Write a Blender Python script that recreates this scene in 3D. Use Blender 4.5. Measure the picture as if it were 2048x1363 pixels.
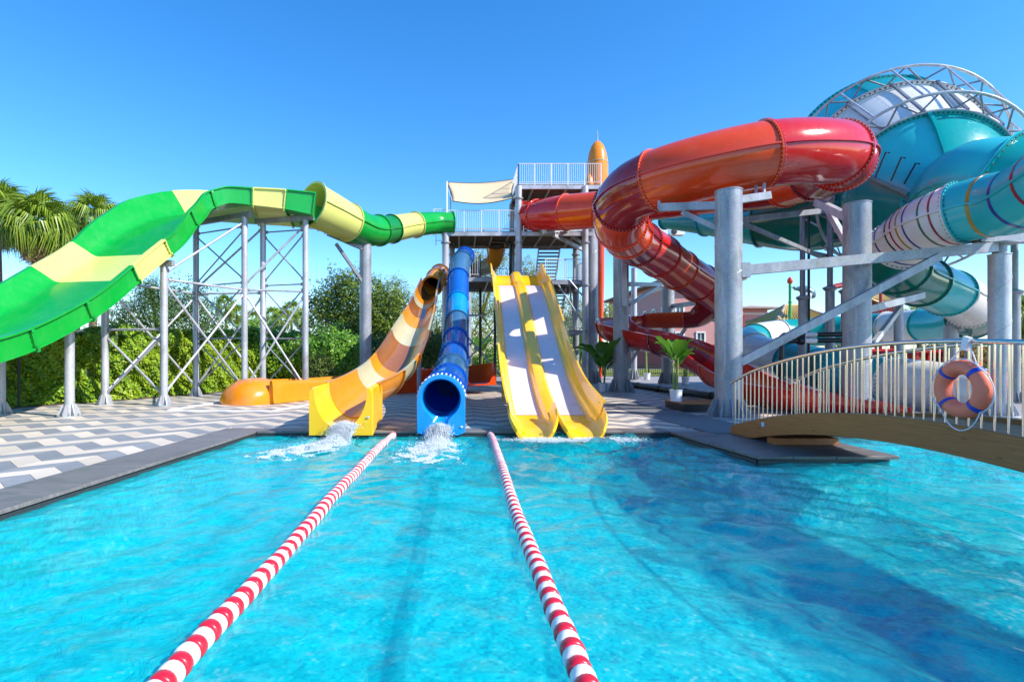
import bpy, bmesh, math, random
import numpy as np
from mathutils import Vector, Matrix

R = math.radians
random.seed(7)
rng = np.random.default_rng(11)
scene = bpy.context.scene
for o in list(bpy.data.objects):
    bpy.data.objects.remove(o)

# ------------------------------------------------------------------ camera, sky, sun, exposure
FOC, PX, PY, EYE = 1100.0, 920.0, 711.0, 1.7       # focal length and principal point in photo pixels, eye height in metres
cam_data = bpy.data.cameras.new('camera')
cam = bpy.data.objects.new('camera', cam_data)
scene.collection.objects.link(cam)
cam.location = (0, 0, EYE)
cam.rotation_euler = (R(90), 0, 0)
cam_data.sensor_width = 36.0
cam_data.lens = 36.0 * FOC / 2048.0
cam_data.shift_x = (1024.0 - PX) / 2048.0
cam_data.shift_y = (PY - 681.5) / 2048.0
cam_data.clip_start = 0.05
cam_data.clip_end = 2000.0
scene.camera = cam

SUN_EL, SUN_AZ = R(38.0), R(115.5)
world = bpy.data.worlds.new('World')
scene.world = world
world.use_nodes = True
wn, wl = world.node_tree.nodes, world.node_tree.links
wn.clear()
sky = wn.new('ShaderNodeTexSky')
sky.sky_type = 'NISHITA'
sky.sun_disc = False
sky.sun_elevation = SUN_EL
sky.sun_rotation = SUN_AZ
sky.altitude = 0.0
sky.air_density = 1.0
sky.dust_density = 0.2
sky.ozone_density = 5.0
bg = wn.new('ShaderNodeBackground')
bg.inputs['Strength'].default_value = 0.15
wo = wn.new('ShaderNodeOutputWorld')
hs = wn.new('ShaderNodeHueSaturation')
hs.inputs['Saturation'].default_value = 1.27
wl.new(sky.outputs[0], hs.inputs['Color'])
tint = wn.new('ShaderNodeMix'); tint.data_type = 'RGBA'; tint.blend_type = 'MULTIPLY'; tint.inputs[0].default_value = 1.0
tint.inputs[7].default_value = (1.0, 0.965, 0.985, 1)
wl.new(hs.outputs[0], tint.inputs[6])
wl.new(tint.outputs[2], bg.inputs['Color'])
wl.new(bg.outputs[0], wo.inputs['Surface'])

sun_data = bpy.data.lights.new('sun', 'SUN')
sun_data.energy = 3.7
sun_data.angle = R(0.55)
sun_data.color = (1.0, 0.945, 0.86)
sun = bpy.data.objects.new('sun', sun_data)
scene.collection.objects.link(sun)
sun.location = (30, -15, 40)
sv = Vector((math.sin(SUN_AZ) * math.cos(SUN_EL), math.cos(SUN_AZ) * math.cos(SUN_EL), math.sin(SUN_EL)))
sun.rotation_euler = sv.to_track_quat('Z', 'Y').to_euler()

scene.view_settings.view_transform = 'Standard'
scene.view_settings.look = 'None'
scene.view_settings.gamma = 1.0
scene.view_settings.exposure = 1.0
scene.view_settings.use_curve_mapping = False
scene.cycles.max_bounces = 7
scene.cycles.diffuse_bounces = 3
scene.cycles.glossy_bounces = 3
scene.cycles.transmission_bounces = 5
scene.cycles.transparent_max_bounces = 12
scene.cycles.caustics_reflective = False
scene.cycles.caustics_refractive = False
scene.cycles.sample_clamp_indirect = 6.0
scene.cycles.use_denoising = True

# ------------------------------------------------------------------ helpers
COL = scene.collection
ORG = {}


def at(px, py, d):
    """A point seen at a photo pixel, d metres in front of the eye."""
    return Vector(((px - PX) * d / FOC, d, EYE - (py - PY) * d / FOC))


def gd(px, py, z=0.0):
    """The point of the level z seen at a photo pixel."""
    return at(px, py, (EYE - z) * FOC / (py - PY))


def tag(o, label=None, cat=None, group=None, kind=None):
    if label: o['label'] = label
    if cat: o['category'] = cat
    if group: o['group'] = group
    if kind: o['kind'] = kind
    return o


def thing(name, loc, label, cat, group=None):
    o = bpy.data.objects.new(name, None)
    o.empty_display_size = 0.3
    COL.objects.link(o)
    o.location = loc
    ORG[o] = Vector(loc)
    return tag(o, label, cat, group)


def link(name, me, mat, parent=None, kind=None):
    o = bpy.data.objects.new(name, me)
    COL.objects.link(o)
    if mat is not None and len(me.materials) == 0:
        me.materials.append(mat)
    if parent is not None:
        o.parent = parent
        ORG[o] = ORG[parent]
    else:
        ORG[o] = Vector((0, 0, 0))
    if kind: o['kind'] = kind
    return o


class MB:
    """Collects simple solids (world coordinates) and links them as one mesh object."""
    def __init__(s):
        s.v, s.f, s.sm = [], [], []

    def add(s, verts, faces, smooth=False):
        b = len(s.v)
        s.v.extend([tuple(p) for p in verts])
        s.f.extend([tuple(i + b for i in f) for f in faces])
        s.sm.extend([smooth] * len(faces))
        return s

    def box(s, c, size, m=None):
        x, y, z = size[0] / 2, size[1] / 2, size[2] / 2
        vs = [Vector(p) for p in ((-x, -y, -z), (x, -y, -z), (x, y, -z), (-x, y, -z), (-x, -y, z), (x, -y, z), (x, y, z), (-x, y, z))]
        if m is not None: vs = [m @ v for v in vs]
        c = Vector(c)
        return s.add([v + c for v in vs], [(0, 3, 2, 1), (4, 5, 6, 7), (0, 1, 5, 4), (1, 2, 6, 5), (2, 3, 7, 6), (3, 0, 4, 7)])

    def lohi(s, a, b):
        return s.box(((a[0] + b[0]) / 2, (a[1] + b[1]) / 2, (a[2] + b[2]) / 2), (abs(b[0] - a[0]), abs(b[1] - a[1]), abs(b[2] - a[2])))

    def bar(s, p, q, w, h, up=(0, 0, 1)):
        """A rectangular bar from p to q, w wide and h high."""
        p, q = Vector(p), Vector(q)
        t = (q - p).normalized()
        u = Vector(up)
        if abs(t.dot(u)) > 0.98: u = Vector((0, 1, 0))
        a = t.cross(u).normalized() * (w / 2)
        b = a.cross(t).normalized() * (h / 2)
        vs = [p - a - b, p + a - b, p + a + b, p - a + b, q - a - b, q + a - b, q + a + b, q - a + b]
        return s.add(vs, [(0, 1, 2, 3), (7, 6, 5, 4), (0, 4, 5, 1), (1, 5, 6, 2), (2, 6, 7, 3), (3, 7, 4, 0)])

    def cyl(s, p, q, r0, r1=None, n=14, caps=True):
        p, q = Vector(p), Vector(q)
        r1 = r0 if r1 is None else r1
        t = (q - p).normalized()
        u = Vector((0, 0, 1)) if abs(t.z) < 0.95 else Vector((1, 0, 0))
        a = t.cross(u).normalized()
        b = t.cross(a).normalized()
        vs = []
        for c, r in ((p, r0), (q, r1)):
            for i in range(n):
                w = 2 * math.pi * i / n
                vs.append(c + a * (r * math.cos(w)) + b * (r * math.sin(w)))
        s.add(vs, [(i, n + i, n + (i + 1) % n, (i + 1) % n) for i in range(n)], True)
        if caps:
            s.add(vs[:n], [tuple(range(n))])
            s.add(vs[n:], [tuple(reversed(range(n)))])
        return s

    def pipe(s, pts, r, n=10, caps=True):
        pts = [Vector(p) for p in pts]
        C, T, A, B = frames(np.array([p[:] for p in pts]))
        rr = [r] * len(pts) if not hasattr(r, '__len__') else r
        rings = [[C[k] + A[k] * rr[k] * math.cos(2 * math.pi * i / n) + B[k] * rr[k] * math.sin(2 * math.pi * i / n) for i in range(n)] for k in range(len(pts))]
        return s.loft(rings, True, caps)

    def loft(s, rings, closed=True, caps=False, smooth=True):
        n = len(rings[0])
        vs = [p for r in rings for p in r]
        fs = []
        for k in range(len(rings) - 1):
            for i in range(n if closed else n - 1):
                j = (i + 1) % n
                fs.append((k * n + i, k * n + j, (k + 1) * n + j, (k + 1) * n + i))
        s.add(vs, fs, smooth)
        if caps:
            s.add(rings[0], [tuple(reversed(range(n)))])
            s.add(rings[-1], [tuple(range(n))])
        return s

    def lathe(s, c, prof, n=20, axis=None):
        """prof: (radius, height) pairs turned about a vertical (or given) axis through c."""
        c = Vector(c)
        m = axis if axis is not None else Matrix.Identity(3)
        rings = [[c + m @ Vector((r * math.cos(2 * math.pi * i / n), r * math.sin(2 * math.pi * i / n), z)) for i in range(n)] for r, z in prof]
        return s.loft(rings, True, True)

    def prism(s, poly, z0, z1):
        n = len(poly)
        vs = [(x, y, z0) for x, y in poly] + [(x, y, z1) for x, y in poly]
        fs = [tuple(reversed(range(n))), tuple(range(n, 2 * n))] + [(i, (i + 1) % n, n + (i + 1) % n, n + i) for i in range(n)]
        return s.add(vs, fs)

    def ball(s, c, r, n=10, sq=(1, 1, 1)):
        c = Vector(c)
        rings = []
        for k in range(n // 2 + 1):
            th = math.pi * k / (n // 2)
            rr = max(1e-3, math.sin(th))
            rings.append([c + Vector((r * sq[0] * rr * math.cos(2 * math.pi * i / n), r * sq[1] * rr * math.sin(2 * math.pi * i / n), -r * sq[2] * math.cos(th))) for i in range(n)])
        return s.loft(rings, True, False)

    def mesh(s, name, org=(0, 0, 0), flip=False):
        me = bpy.data.meshes.new(name)
        o = Vector(org)
        V = np.array(s.v, dtype=float).reshape(-1, 3) - np.array(o[:])
        me.from_pydata(V.tolist(), [], [tuple(reversed(f)) for f in s.f] if flip else s.f)
        me.polygons.foreach_set('use_smooth', s.sm)
        me.update()
        return me

    def build(s, name, mat, parent=None, kind=None, fix=True):
        me = s.mesh(name, ORG[parent] if parent is not None else (0, 0, 0))
        if fix:
            bm = bmesh.new(); bm.from_mesh(me)
            bmesh.ops.remove_doubles(bm, verts=bm.verts, dist=1e-5)
            bmesh.ops.recalc_face_normals(bm, faces=bm.faces)
            bm.to_mesh(me); bm.free()
            me.set_sharp_from_angle(angle=R(38))
        return link(name, me, mat, parent, kind)


def spline(pts, n=8):
    """Catmull-Rom through points of any dimension."""
    P = np.array(pts, dtype=float)
    Q = np.vstack([2 * P[0] - P[1], P, 2 * P[-1] - P[-2]])
    out = []
    for i in range(1, len(Q) - 2):
        for k in range(n):
            t = k / n
            p0, p1, p2, p3 = Q[i - 1], Q[i], Q[i + 1], Q[i + 2]
            out.append(0.5 * ((2 * p1) + (-p0 + p2) * t + (2 * p0 - 5 * p1 + 4 * p2 - p3) * t * t + (-p0 + 3 * p1 - 3 * p2 + p3) * t ** 3))
    out.append(P[-1])
    return np.array(out)


def resample(S, step):
    d = np.linalg.norm(np.diff(S[:, :3], axis=0), axis=1)
    L = np.concatenate([[0], np.cumsum(d)])
    n = max(2, int(round(L[-1] / step)) + 1)
    t = np.linspace(0, L[-1], n)
    return np.stack([np.interp(t, L, S[:, i]) for i in range(S.shape[1])], axis=1), t


def frames(C, level=False):
    """Centres, tangents, side and up vectors along a path; level keeps the side vector horizontal."""
    C = np.array(C, dtype=float)
    T = np.gradient(C, axis=0)
    T /= np.linalg.norm(T, axis=1)[:, None] + 1e-12
    A = np.zeros_like(C); B = np.zeros_like(C)
    if level:
        for i in range(len(C)):
            a = np.cross(T[i], (0, 0, 1.0)); a /= np.linalg.norm(a) + 1e-12
            A[i] = a; B[i] = np.cross(a, T[i])
    else:
        u = np.array((0, 0, 1.0)) if abs(T[0][2]) < 0.9 else np.array((0, 1.0, 0))
        a = np.cross(T[0], u); a /= np.linalg.norm(a)
        for i in range(len(C)):
            a = a - T[i] * a.dot(T[i]); a /= np.linalg.norm(a)
            A[i] = a; B[i] = np.cross(a, T[i])
    V = lambda M: [Vector(r) for r in M]
    return V(C), V(T), V(A), V(B)


def mesh_arrays(name, V, F, mat, parent=None, kind=None, smooth=False):
    """Fast mesh from numpy arrays of triangles or quads (all faces the same size)."""
    V = np.asarray(V, dtype=np.float32).reshape(-1, 3)
    if parent is not None: V = V - np.array(ORG[parent][:], dtype=np.float32)
    F = np.asarray(F, dtype=np.int32)
    k = F.shape[1]
    me = bpy.data.meshes.new(name)
    me.vertices.add(len(V)); me.vertices.foreach_set('co', V.ravel())
    me.loops.add(F.size); me.loops.foreach_set('vertex_index', F.ravel())
    me.polygons.add(len(F)); me.polygons.foreach_set('loop_start', np.arange(0, F.size, k, dtype=np.int32))
    me.polygons.foreach_set('use_smooth', np.full(len(F), smooth))
    me.update(calc_edges=True)
    me.validate()
    return link(name, me, mat, parent, kind)


# ------------------------------------------------------------------ materials
MAT = {}


def nodes_of(m):
    m.use_nodes = True
    return m.node_tree.nodes, m.node_tree.links, m.node_tree.nodes['Principled BSDF']


def coords(n, l, scale=1.0, kind='Object'):
    tc = n.new('ShaderNodeTexCoord')
    mp = n.new('ShaderNodeMapping')
    s = scale if hasattr(scale, '__len__') else (scale,) * 3
    mp.inputs['Scale'].default_value = s
    l.new(tc.outputs[kind], mp.inputs['Vector'])
    return mp.outputs[0]


def noise(n, l, vec, scale, detail=3, rough=0.55, dist=0.0):
    t = n.new('ShaderNodeTexNoise')
    t.inputs['Scale'].default_value = scale
    t.inputs['Detail'].default_value = detail
    t.inputs['Roughness'].default_value = rough
    t.inputs['Distortion'].default_value = dist
    l.new(vec, t.inputs['Vector'])
    return t.outputs[0]


def ramp(n, l, fac, stops):
    r = n.new('ShaderNodeValToRGB')
    e = r.color_ramp.elements
    while len(e) < len(stops): e.new(0.5)
    for i, (p, c) in enumerate(stops):
        e[i].position = p
        e[i].color = (*c, 1) if len(c) == 3 else c
    l.new(fac, r.inputs[0])
    return r.outputs[0]


def mixc(n, l, fac, a, b, mode='MIX'):
    m = n.new('ShaderNodeMix')
    m.data_type = 'RGBA'; m.blend_type = mode
    for s, v in ((0, fac), (6, a), (7, b)):
        if hasattr(v, 'links') or hasattr(v, 'is_linked'): l.new(v, m.inputs[s])
        elif isinstance(v, (int, float)): m.inputs[s].default_value = v
        else: m.inputs[s].default_value = (*v, 1)
    return m.outputs[2]


def bump(n, l, h, strength=0.2, dist=0.02):
    b = n.new('ShaderNodeBump')
    b.inputs['Strength'].default_value = strength
    b.inputs['Distance'].default_value = dist
    l.new(h, b.inputs['Height'])
    return b.outputs[0]


def glossy_shell(name, c, rough=0.2, coat=0.15, thin=0.0, var=0.05):
    """Moulded fibreglass: gel-coat colour with faint mottling, dull scuffs and waviness."""
    m = bpy.data.materials.new(name); MAT[name] = m
    n, l, b = nodes_of(m)
    v = coords(n, l, 1.0)
    a = noise(n, l, v, 1.3, 5, 0.6)
    dark = tuple(x * (1 - var) for x in c); lite = tuple(min(1, x * (1 + var * 0.6) + 0.012) for x in c)
    gel = ramp(n, l, a, [(0.3, dark), (0.7, lite)])
    wear = noise(n, l, coords(n, l, (1.0, 1.0, 0.4)), 3.5, 9, 0.72, 0.6)
    gel = mixc(n, l, ramp(n, l, wear, [(0.50, (0, 0, 0)), (0.75, (0.045,) * 3)]), gel, (0.62, 0.6, 0.56))
    l.new(gel, b.inputs['Base Color'])
    s = noise(n, l, v, 6.0, 6, 0.7)
    l.new(ramp(n, l, s, [(0.35, (rough * 0.85,) * 3), (0.7, (rough * 1.35,) * 3)]), b.inputs['Roughness'])
    l.new(bump(n, l, noise(n, l, v, 1.2, 1), 0.06, 0.03), b.inputs['Normal'])
    b.inputs['Coat Weight'].default_value = coat
    b.inputs['Coat Roughness'].default_value = 0.06
    if thin:
        t = n.new('ShaderNodeBsdfTranslucent'); t.inputs[0].default_value = (*[min(1, x * 1.15) for x in c], 1)
        mx = n.new('ShaderNodeMixShader'); mx.inputs[0].default_value = thin
        l.new(b.outputs[0], mx.inputs[1]); l.new(t.outputs[0], mx.inputs[2])
        l.new(mx.outputs[0], n['Material Output'].inputs[0])
    return m


def plain(name, c, rough=0.5, metal=0.0, var=0.15, scale=4.0, bmp=0.1, coat=0.0):
    m = bpy.data.materials.new(name); MAT[name] = m
    n, l, b = nodes_of(m)
    v = coords(n, l, 1.0)
    a = noise(n, l, v, scale, 6, 0.65)
    l.new(ramp(n, l, a, [(0.28, tuple(x * (1 - var) for x in c)), (0.72, tuple(min(1, x * (1 + var)) for x in c))]), b.inputs['Base Color'])
    b.inputs['Roughness'].default_value = rough
    b.inputs['Metallic'].default_value = metal
    b.inputs['Coat Weight'].default_value = coat
    if bmp: l.new(bump(n, l, noise(n, l, v, scale * 6, 4), bmp, 0.01), b.inputs['Normal'])
    return m


def galvanised(name, c, streak=1.0):
    """Zinc-coated steel: cloudy spangle, a spiral weld's faint bands and pale run marks."""
    m = bpy.data.materials.new(name); MAT[name] = m
    n, l, b = nodes_of(m)
    v = coords(n, l, (1, 1, 0.45))
    cl = noise(n, l, v, 1.6, 7, 0.62, 0.8)
    c1 = ramp(n, l, cl, [(0.28, tuple(x * 0.62 for x in c)), (0.5, c), (0.74, tuple(min(1, x * 1.32) for x in c))])
    w = n.new('ShaderNodeTexVoronoi'); w.inputs['Scale'].default_value = 26.0
    l.new(coords(n, l, 1.0), w.inputs['Vector'])
    c2 = mixc(n, l, 0.22, c1, w.outputs['Color'], 'SOFT_LIGHT')
    rn = noise(n, l, coords(n, l, (5, 5, 0.35)), 1.4, 5, 0.6, 0.5)
    rf = ramp(n, l, rn, [(0.60, (0, 0, 0)), (0.72, (0.5 * streak,) * 3)])
    l.new(mixc(n, l, rf, c2, (0.62, 0.63, 0.64)), b.inputs['Base Color'])
    b.inputs['Metallic'].default_value = 0.25
    b.inputs['Roughness'].default_value = 0.42
    return m


def leafy(name, stops, rough=0.5, trans=0.3):
    """Foliage: every leaf its own tint, light coming through the blade."""
    m = bpy.data.materials.new(name); MAT[name] = m
    n, l, b = nodes_of(m)
    g = n.new('ShaderNodeNewGeometry')
    col = ramp(n, l, g.outputs['Random Per Island'], stops)
    big = noise(n, l, coords(n, l, 1.0), 0.55, 3)
    col = mixc(n, l, ramp(n, l, big, [(0.35, (0.0,) * 3), (0.7, (0.55,) * 3)]), col, stops[-1][1])
    l.new(col, b.inputs['Base Color'])
    b.inputs['Roughness'].default_value = rough
    b.inputs['Specular IOR Level'].default_value = 0.35
    t = n.new('ShaderNodeBsdfTranslucent'); l.new(col, t.inputs[0])
    mx = n.new('ShaderNodeMixShader'); mx.inputs[0].default_value = trans
    l.new(b.outputs[0], mx.inputs[1]); l.new(t.outputs[0], mx.inputs[2])
    l.new(mx.outputs[0], n['Material Output'].inputs[0])
    return m


glossy_shell('green_gel', (0.0, 0.36, 0.035), thin=0.12)
glossy_shell('lime_gel', (0.70, 0.72, 0.19), thin=0.12)
glossy_shell('dark_green_gel', (0.0, 0.20, 0.03))
glossy_shell('red_gel', (0.56, 0.009, 0.004), rough=0.14)
glossy_shell('maroon_gel', (0.28, 0.004, 0.008), rough=0.13)
glossy_shell('orange_red_gel', (0.68, 0.052, 0.001), rough=0.14)
glossy_shell('orange_gel', (0.80, 0.24, 0.004))
glossy_shell('amber_gel', (0.66, 0.24, 0.006))
glossy_shell('brown_gel', (0.26, 0.09, 0.022), rough=0.12)
glossy_shell('cream_gel', (0.46, 0.42, 0.26))
glossy_shell('tan_gel', (0.62, 0.42, 0.20))
glossy_shell('yellow_gel', (0.92, 0.52, 0.0))
glossy_shell('lane_gel', (0.76, 0.64, 0.65), rough=0.3, var=0.05)
glossy_shell('blue_gel', (0.004, 0.15, 0.60), rough=0.12, thin=0.3)
glossy_shell('sky_blue_gel', (0.0, 0.32, 0.78), rough=0.16, thin=0.15)
glossy_shell('smoke_gel', (0.06, 0.20, 0.38), rough=0.1, thin=0.3)
glossy_shell('teal_gel', (0.0, 0.40, 0.39), rough=0.2, thin=0.25)
glossy_shell('aqua_gel', (0.03, 0.59, 0.62), rough=0.2, thin=0.2)
glossy_shell('sea_green_gel', (0.0, 0.20, 0.15), rough=0.13, thin=0.15)
glossy_shell('white_gel', (0.80, 0.78, 0.75), rough=0.25, var=0.04, thin=0.1)
glossy_shell('ring_red', (0.32, 0.01, 0.03)); glossy_shell('ring_gold', (0.42, 0.24, 0.03))
glossy_shell('ring_navy', (0.03, 0.04, 0.26)); glossy_shell('ring_green', (0.01, 0.13, 0.06))
glossy_shell('ring_black', (0.02, 0.025, 0.03))
galvanised('steel', (0.30, 0.315, 0.345), 1.0)
galvanised('steel_pale', (0.45, 0.46, 0.49), 0.5)
galvanised('steel_dark', (0.20, 0.21, 0.235), 0.4)
plain('white_rail', (0.78, 0.78, 0.80), 0.4, 0.1, 0.06)
plain('black_plastic', (0.012, 0.012, 0.014), 0.35, 0, 0.3)
plain('black_paint', (0.02, 0.02, 0.022), 0.45)
plain('deck_under', (0.16, 0.13, 0.115), 0.7)
plain('sailcloth', (0.66, 0.50, 0.30), 0.85, 0, 0.06, 30)
plain('stainless', (0.72, 0.68, 0.60), 0.14, 1.0, 0.05, 3, 0.0)
plain('white_plastic', (0.80, 0.80, 0.83), 0.35, 0, 0.04)
plain('bolt', (0.66, 0.64, 0.6), 0.35, 0.6)
plain('dark_bolt', (0.05, 0.07, 0.08), 0.4, 0.3)
plain('coral', (1.0, 0.21, 0.11), 0.5, 0, 0.05, 3)
plain('band_blue', (0.02, 0.055, 0.42), 0.5)
plain('rope_white', (0.75, 0.75, 0.78), 0.8)
plain('float_red', (0.60, 0.012, 0.03), 0.3, 0, 0.12, 5, 0.05, 0.3)
plain('float_white', (0.82, 0.80, 0.80), 0.35, 0, 0.06, 5, 0.05, 0.2)
plain('soil', (0.06, 0.04, 0.025), 0.9)
plain('pink_wall', (0.56, 0.27, 0.25), 0.8, 0, 0.07, 2)
plain('cream_wall', (0.70, 0.60, 0.52), 0.8, 0, 0.06, 2)
plain('red_wall', (0.36, 0.045, 0.035), 0.7, 0, 0.1, 2)
plain('roof_grey', (0.36, 0.26, 0.23), 0.8, 0, 0.2, 3)
plain('roof_tile', (0.46, 0.33, 0.10), 0.45, 0, 0.2, 4)
plain('lacquer_red', (0.45, 0.01, 0.02), 0.35, 0, 0.1)
plain('gold_paint', (0.58, 0.36, 0.12), 0.5)
plain('window_glass', (0.05, 0.10, 0.13), 0.06, 0.0, 0.2, 0.6, 0.0, 0.6)
plain('frame_white', (0.78, 0.76, 0.72), 0.5, 0, 0.05)
plain('green_paint', (0.03, 0.36, 0.07), 0.4)
plain('purple_cloth', (0.33, 0.22, 0.46), 0.8)
plain('whale_grey', (0.10, 0.19, 0.24), 0.35)
plain('bark', (0.13, 0.09, 0.06), 0.95, 0, 0.35, 8, 0.6)
plain('palm_bark', (0.20, 0.13, 0.09), 0.95, 0, 0.35, 10, 0.7)
plain('banana_stem', (0.22, 0.30, 0.06), 0.55, 0, 0.3, 5)
plain('dead_frond', (0.33, 0.20, 0.085), 0.9, 0, 0.3, 3)
plain('navy_cloth', (0.01, 0.04, 0.30), 0.7)
plain('sticker', (0.30, 0.60, 0.85), 0.4)
plain('badge', (0.62, 0.62, 0.66), 0.3, 0.4)
plain('mat_grey', (0.17, 0.17, 0.175), 0.95, 0, 0.16, 60, 0.5)
plain('white_line', (0.78, 0.75, 0.74), 0.6, 0, 0.08)
plain('vinyl_red', (0.72, 0.05, 0.012), 0.35, 0, 0.1)
plain('kerb_dark', (0.03, 0.035, 0.04), 0.5, 0, 0.4, 40)
leafy('ivy', [(0.0, (0.04, 0.14, 0.010)), (0.4, (0.12, 0.28, 0.014)), (0.8, (0.26, 0.42, 0.018)), (1.0, (0.40, 0.48, 0.02))], 0.45, 0.22)
leafy('laurel', [(0.0, (0.035, 0.14, 0.015)), (0.6, (0.11, 0.29, 0.025)), (1.0, (0.22, 0.40, 0.03))], 0.4, 0.22)
leafy('dark_leaf', [(0.0, (0.022, 0.065, 0.014)), (0.6, (0.06, 0.13, 0.022)), (1.0, (0.14, 0.23, 0.032))], 0.5, 0.25)
leafy('olive_leaf', [(0.0, (0.035, 0.075, 0.02)), (0.6, (0.10, 0.17, 0.03)), (1.0, (0.22, 0.26, 0.045))], 0.5, 0.28)
leafy('creeper', [(0.0, (0.055, 0.11, 0.012)), (0.5, (0.17, 0.27, 0.02)), (1.0, (0.34, 0.37, 0.03))], 0.5, 0.25)
leafy('bamboo_leaf', [(0.0, (0.09, 0.15, 0.012)), (0.5, (0.24, 0.30, 0.025)), (1.0, (0.40, 0.38, 0.05))], 0.5, 0.35)
leafy('palm_leaf', [(0.0, (0.07, 0.16, 0.015)), (0.5, (0.17, 0.29, 0.024)), (1.0, (0.32, 0.40, 0.04))], 0.35, 0.3)
leafy('banana_leaf', [(0.0, (0.03, 0.12, 0.012)), (0.6, (0.08, 0.24, 0.02)), (1.0, (0.17, 0.34, 0.03))], 0.32, 0.35)
leafy('lawn_leaf', [(0.0, (0.09, 0.17, 0.01)), (1.0, (0.30, 0.34, 0.03))], 0.6, 0.2)
leafy('blossom', [(0.0, (0.10, 0.16, 0.02)), (0.55, (0.20, 0.16, 0.03)), (1.0, (0.55, 0.20, 0.08))], 0.6, 0.2)


def stone(name, c, grain, vein=0.0, rough=0.55):
    m = bpy.data.materials.new(name); MAT[name] = m
    n, l, b = nodes_of(m)
    v = coords(n, l, 1.0)
    oi = n.new('ShaderNodeObjectInfo')
    g = n.new('ShaderNodeNewGeometry')
    rnd = n.new('ShaderNodeMath'); rnd.operation = 'ADD'
    l.new(oi.outputs['Random'], rnd.inputs[0]); l.new(g.outputs['Random Per Island'], rnd.inputs[1])
    fr = n.new('ShaderNodeMath'); fr.operation = 'FRACT'; l.new(rnd.outputs[0], fr.inputs[0])
    tone = ramp(n, l, fr.outputs[0], [(0, tuple(x * 0.86 for x in c)), (1, tuple(min(1, x * 1.12) for x in c))])
    s = noise(n, l, coords(n, l, (1.0, 5.0, 1.0)), 2.5, 7, 0.65, 1.2)
    tone = mixc(n, l, grain, tone, ramp(n, l, s, [(0.3, (0.25,) * 3), (0.7, (0.85,) * 3)]), 'OVERLAY')
    st = noise(n, l, coords(n, l, 1.0, 'Generated'), 3.0, 5, 0.6)
    d = noise(n, l, v, 0.9, 6, 0.6)
    tone = mixc(n, l, ramp(n, l, d, [(0.48, (0, 0, 0)), (0.75, (0.5,) * 3)]), tone, tuple(x * 0.6 for x in c))
    l.new(tone, b.inputs['Base Color'])
    l.new(ramp(n, l, s, [(0.3, (rough * 0.75,) * 3), (0.75, (min(1, rough * 1.25),) * 3)]), b.inputs['Roughness'])
    l.new(bump(n, l, s, 0.12, 0.008), b.inputs['Normal'])
    return m


stone('tile_light', (0.66, 0.555, 0.44), 0.18)
stone('tile_grey', (0.265, 0.265, 0.275), 0.30)
stone('coping_stone', (0.165, 0.145, 0.14), 0.6, rough=0.45)
stone('paving', (0.34, 0.31, 0.30), 0.2)
plain('ground_soil', (0.16, 0.14, 0.09), 0.95, 0, 0.3, 0.6)

# glued laminated timber
m = bpy.data.materials.new('timber'); MAT['timber'] = m
n, l, b = nodes_of(m)
gr = noise(n, l, coords(n, l, (4, 0.5, 26)), 2.2, 8, 0.62, 1.6)
base = ramp(n, l, gr, [(0.25, (0.22, 0.08, 0.020)), (0.55, (0.38, 0.145, 0.036)), (0.8, (0.50, 0.215, 0.058))])
kn = n.new('ShaderNodeTexVoronoi'); kn.inputs['Scale'].default_value = 1.0
l.new(coords(n, l, (2, 2.1, 8)), kn.inputs['Vector'])
kf = ramp(n, l, kn.outputs['Distance'], [(0.05, (0.8,) * 3), (0.13, (0, 0, 0))])
base = mixc(n, l, kf, base, (0.10, 0.045, 0.02))
l.new(base, b.inputs['Base Color']); b.inputs['Roughness'].default_value = 0.5
l.new(bump(n, l, gr, 0.15, 0.006), b.inputs['Normal'])

# ------------------------------------------------------------------ the setting: ground, pool, deck, water
POOL = [(-5.45, 0.8), (30.0, 0.8), (30.0, 12.2), (7.5, 12.2), (7.4, 9.5), (5.03, 9.3), (4.73, 12.4), (-4.62, 12.4)]
WATER_Z = -0.11


def sheet(name, outer, hole, z, mat, kind='structure'):
    bm = bmesh.new()
    edges = []
    for loop in (outer, hole):
        if not loop: continue
        vs = [bm.verts.new((x, y, z)) for x, y in loop]
        edges += [bm.edges.new((vs[i], vs[(i + 1) % len(vs)])) for i in range(len(vs))]
    bmesh.ops.triangle_fill(bm, use_beauty=True, edges=edges)
    bmesh.ops.recalc_face_normals(bm, faces=bm.faces)
    for f in bm.faces:
        if f.normal.z < 0: f.normal_flip()
    me = bpy.data.meshes.new(name); bm.to_mesh(me); bm.free()
    return link(name, me, mat, None, kind)


WALL_HOLE = POOL
sheet('ground', [(-400, -120), (400, -120), (400, 900), (-400, 900)], POOL, -0.06, MAT['ground_soil'])
deck = sheet('deck', [(-24, -12), (40, -12), (40, 46), (-24, 46)], POOL, -0.014, MAT['paving'])

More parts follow.
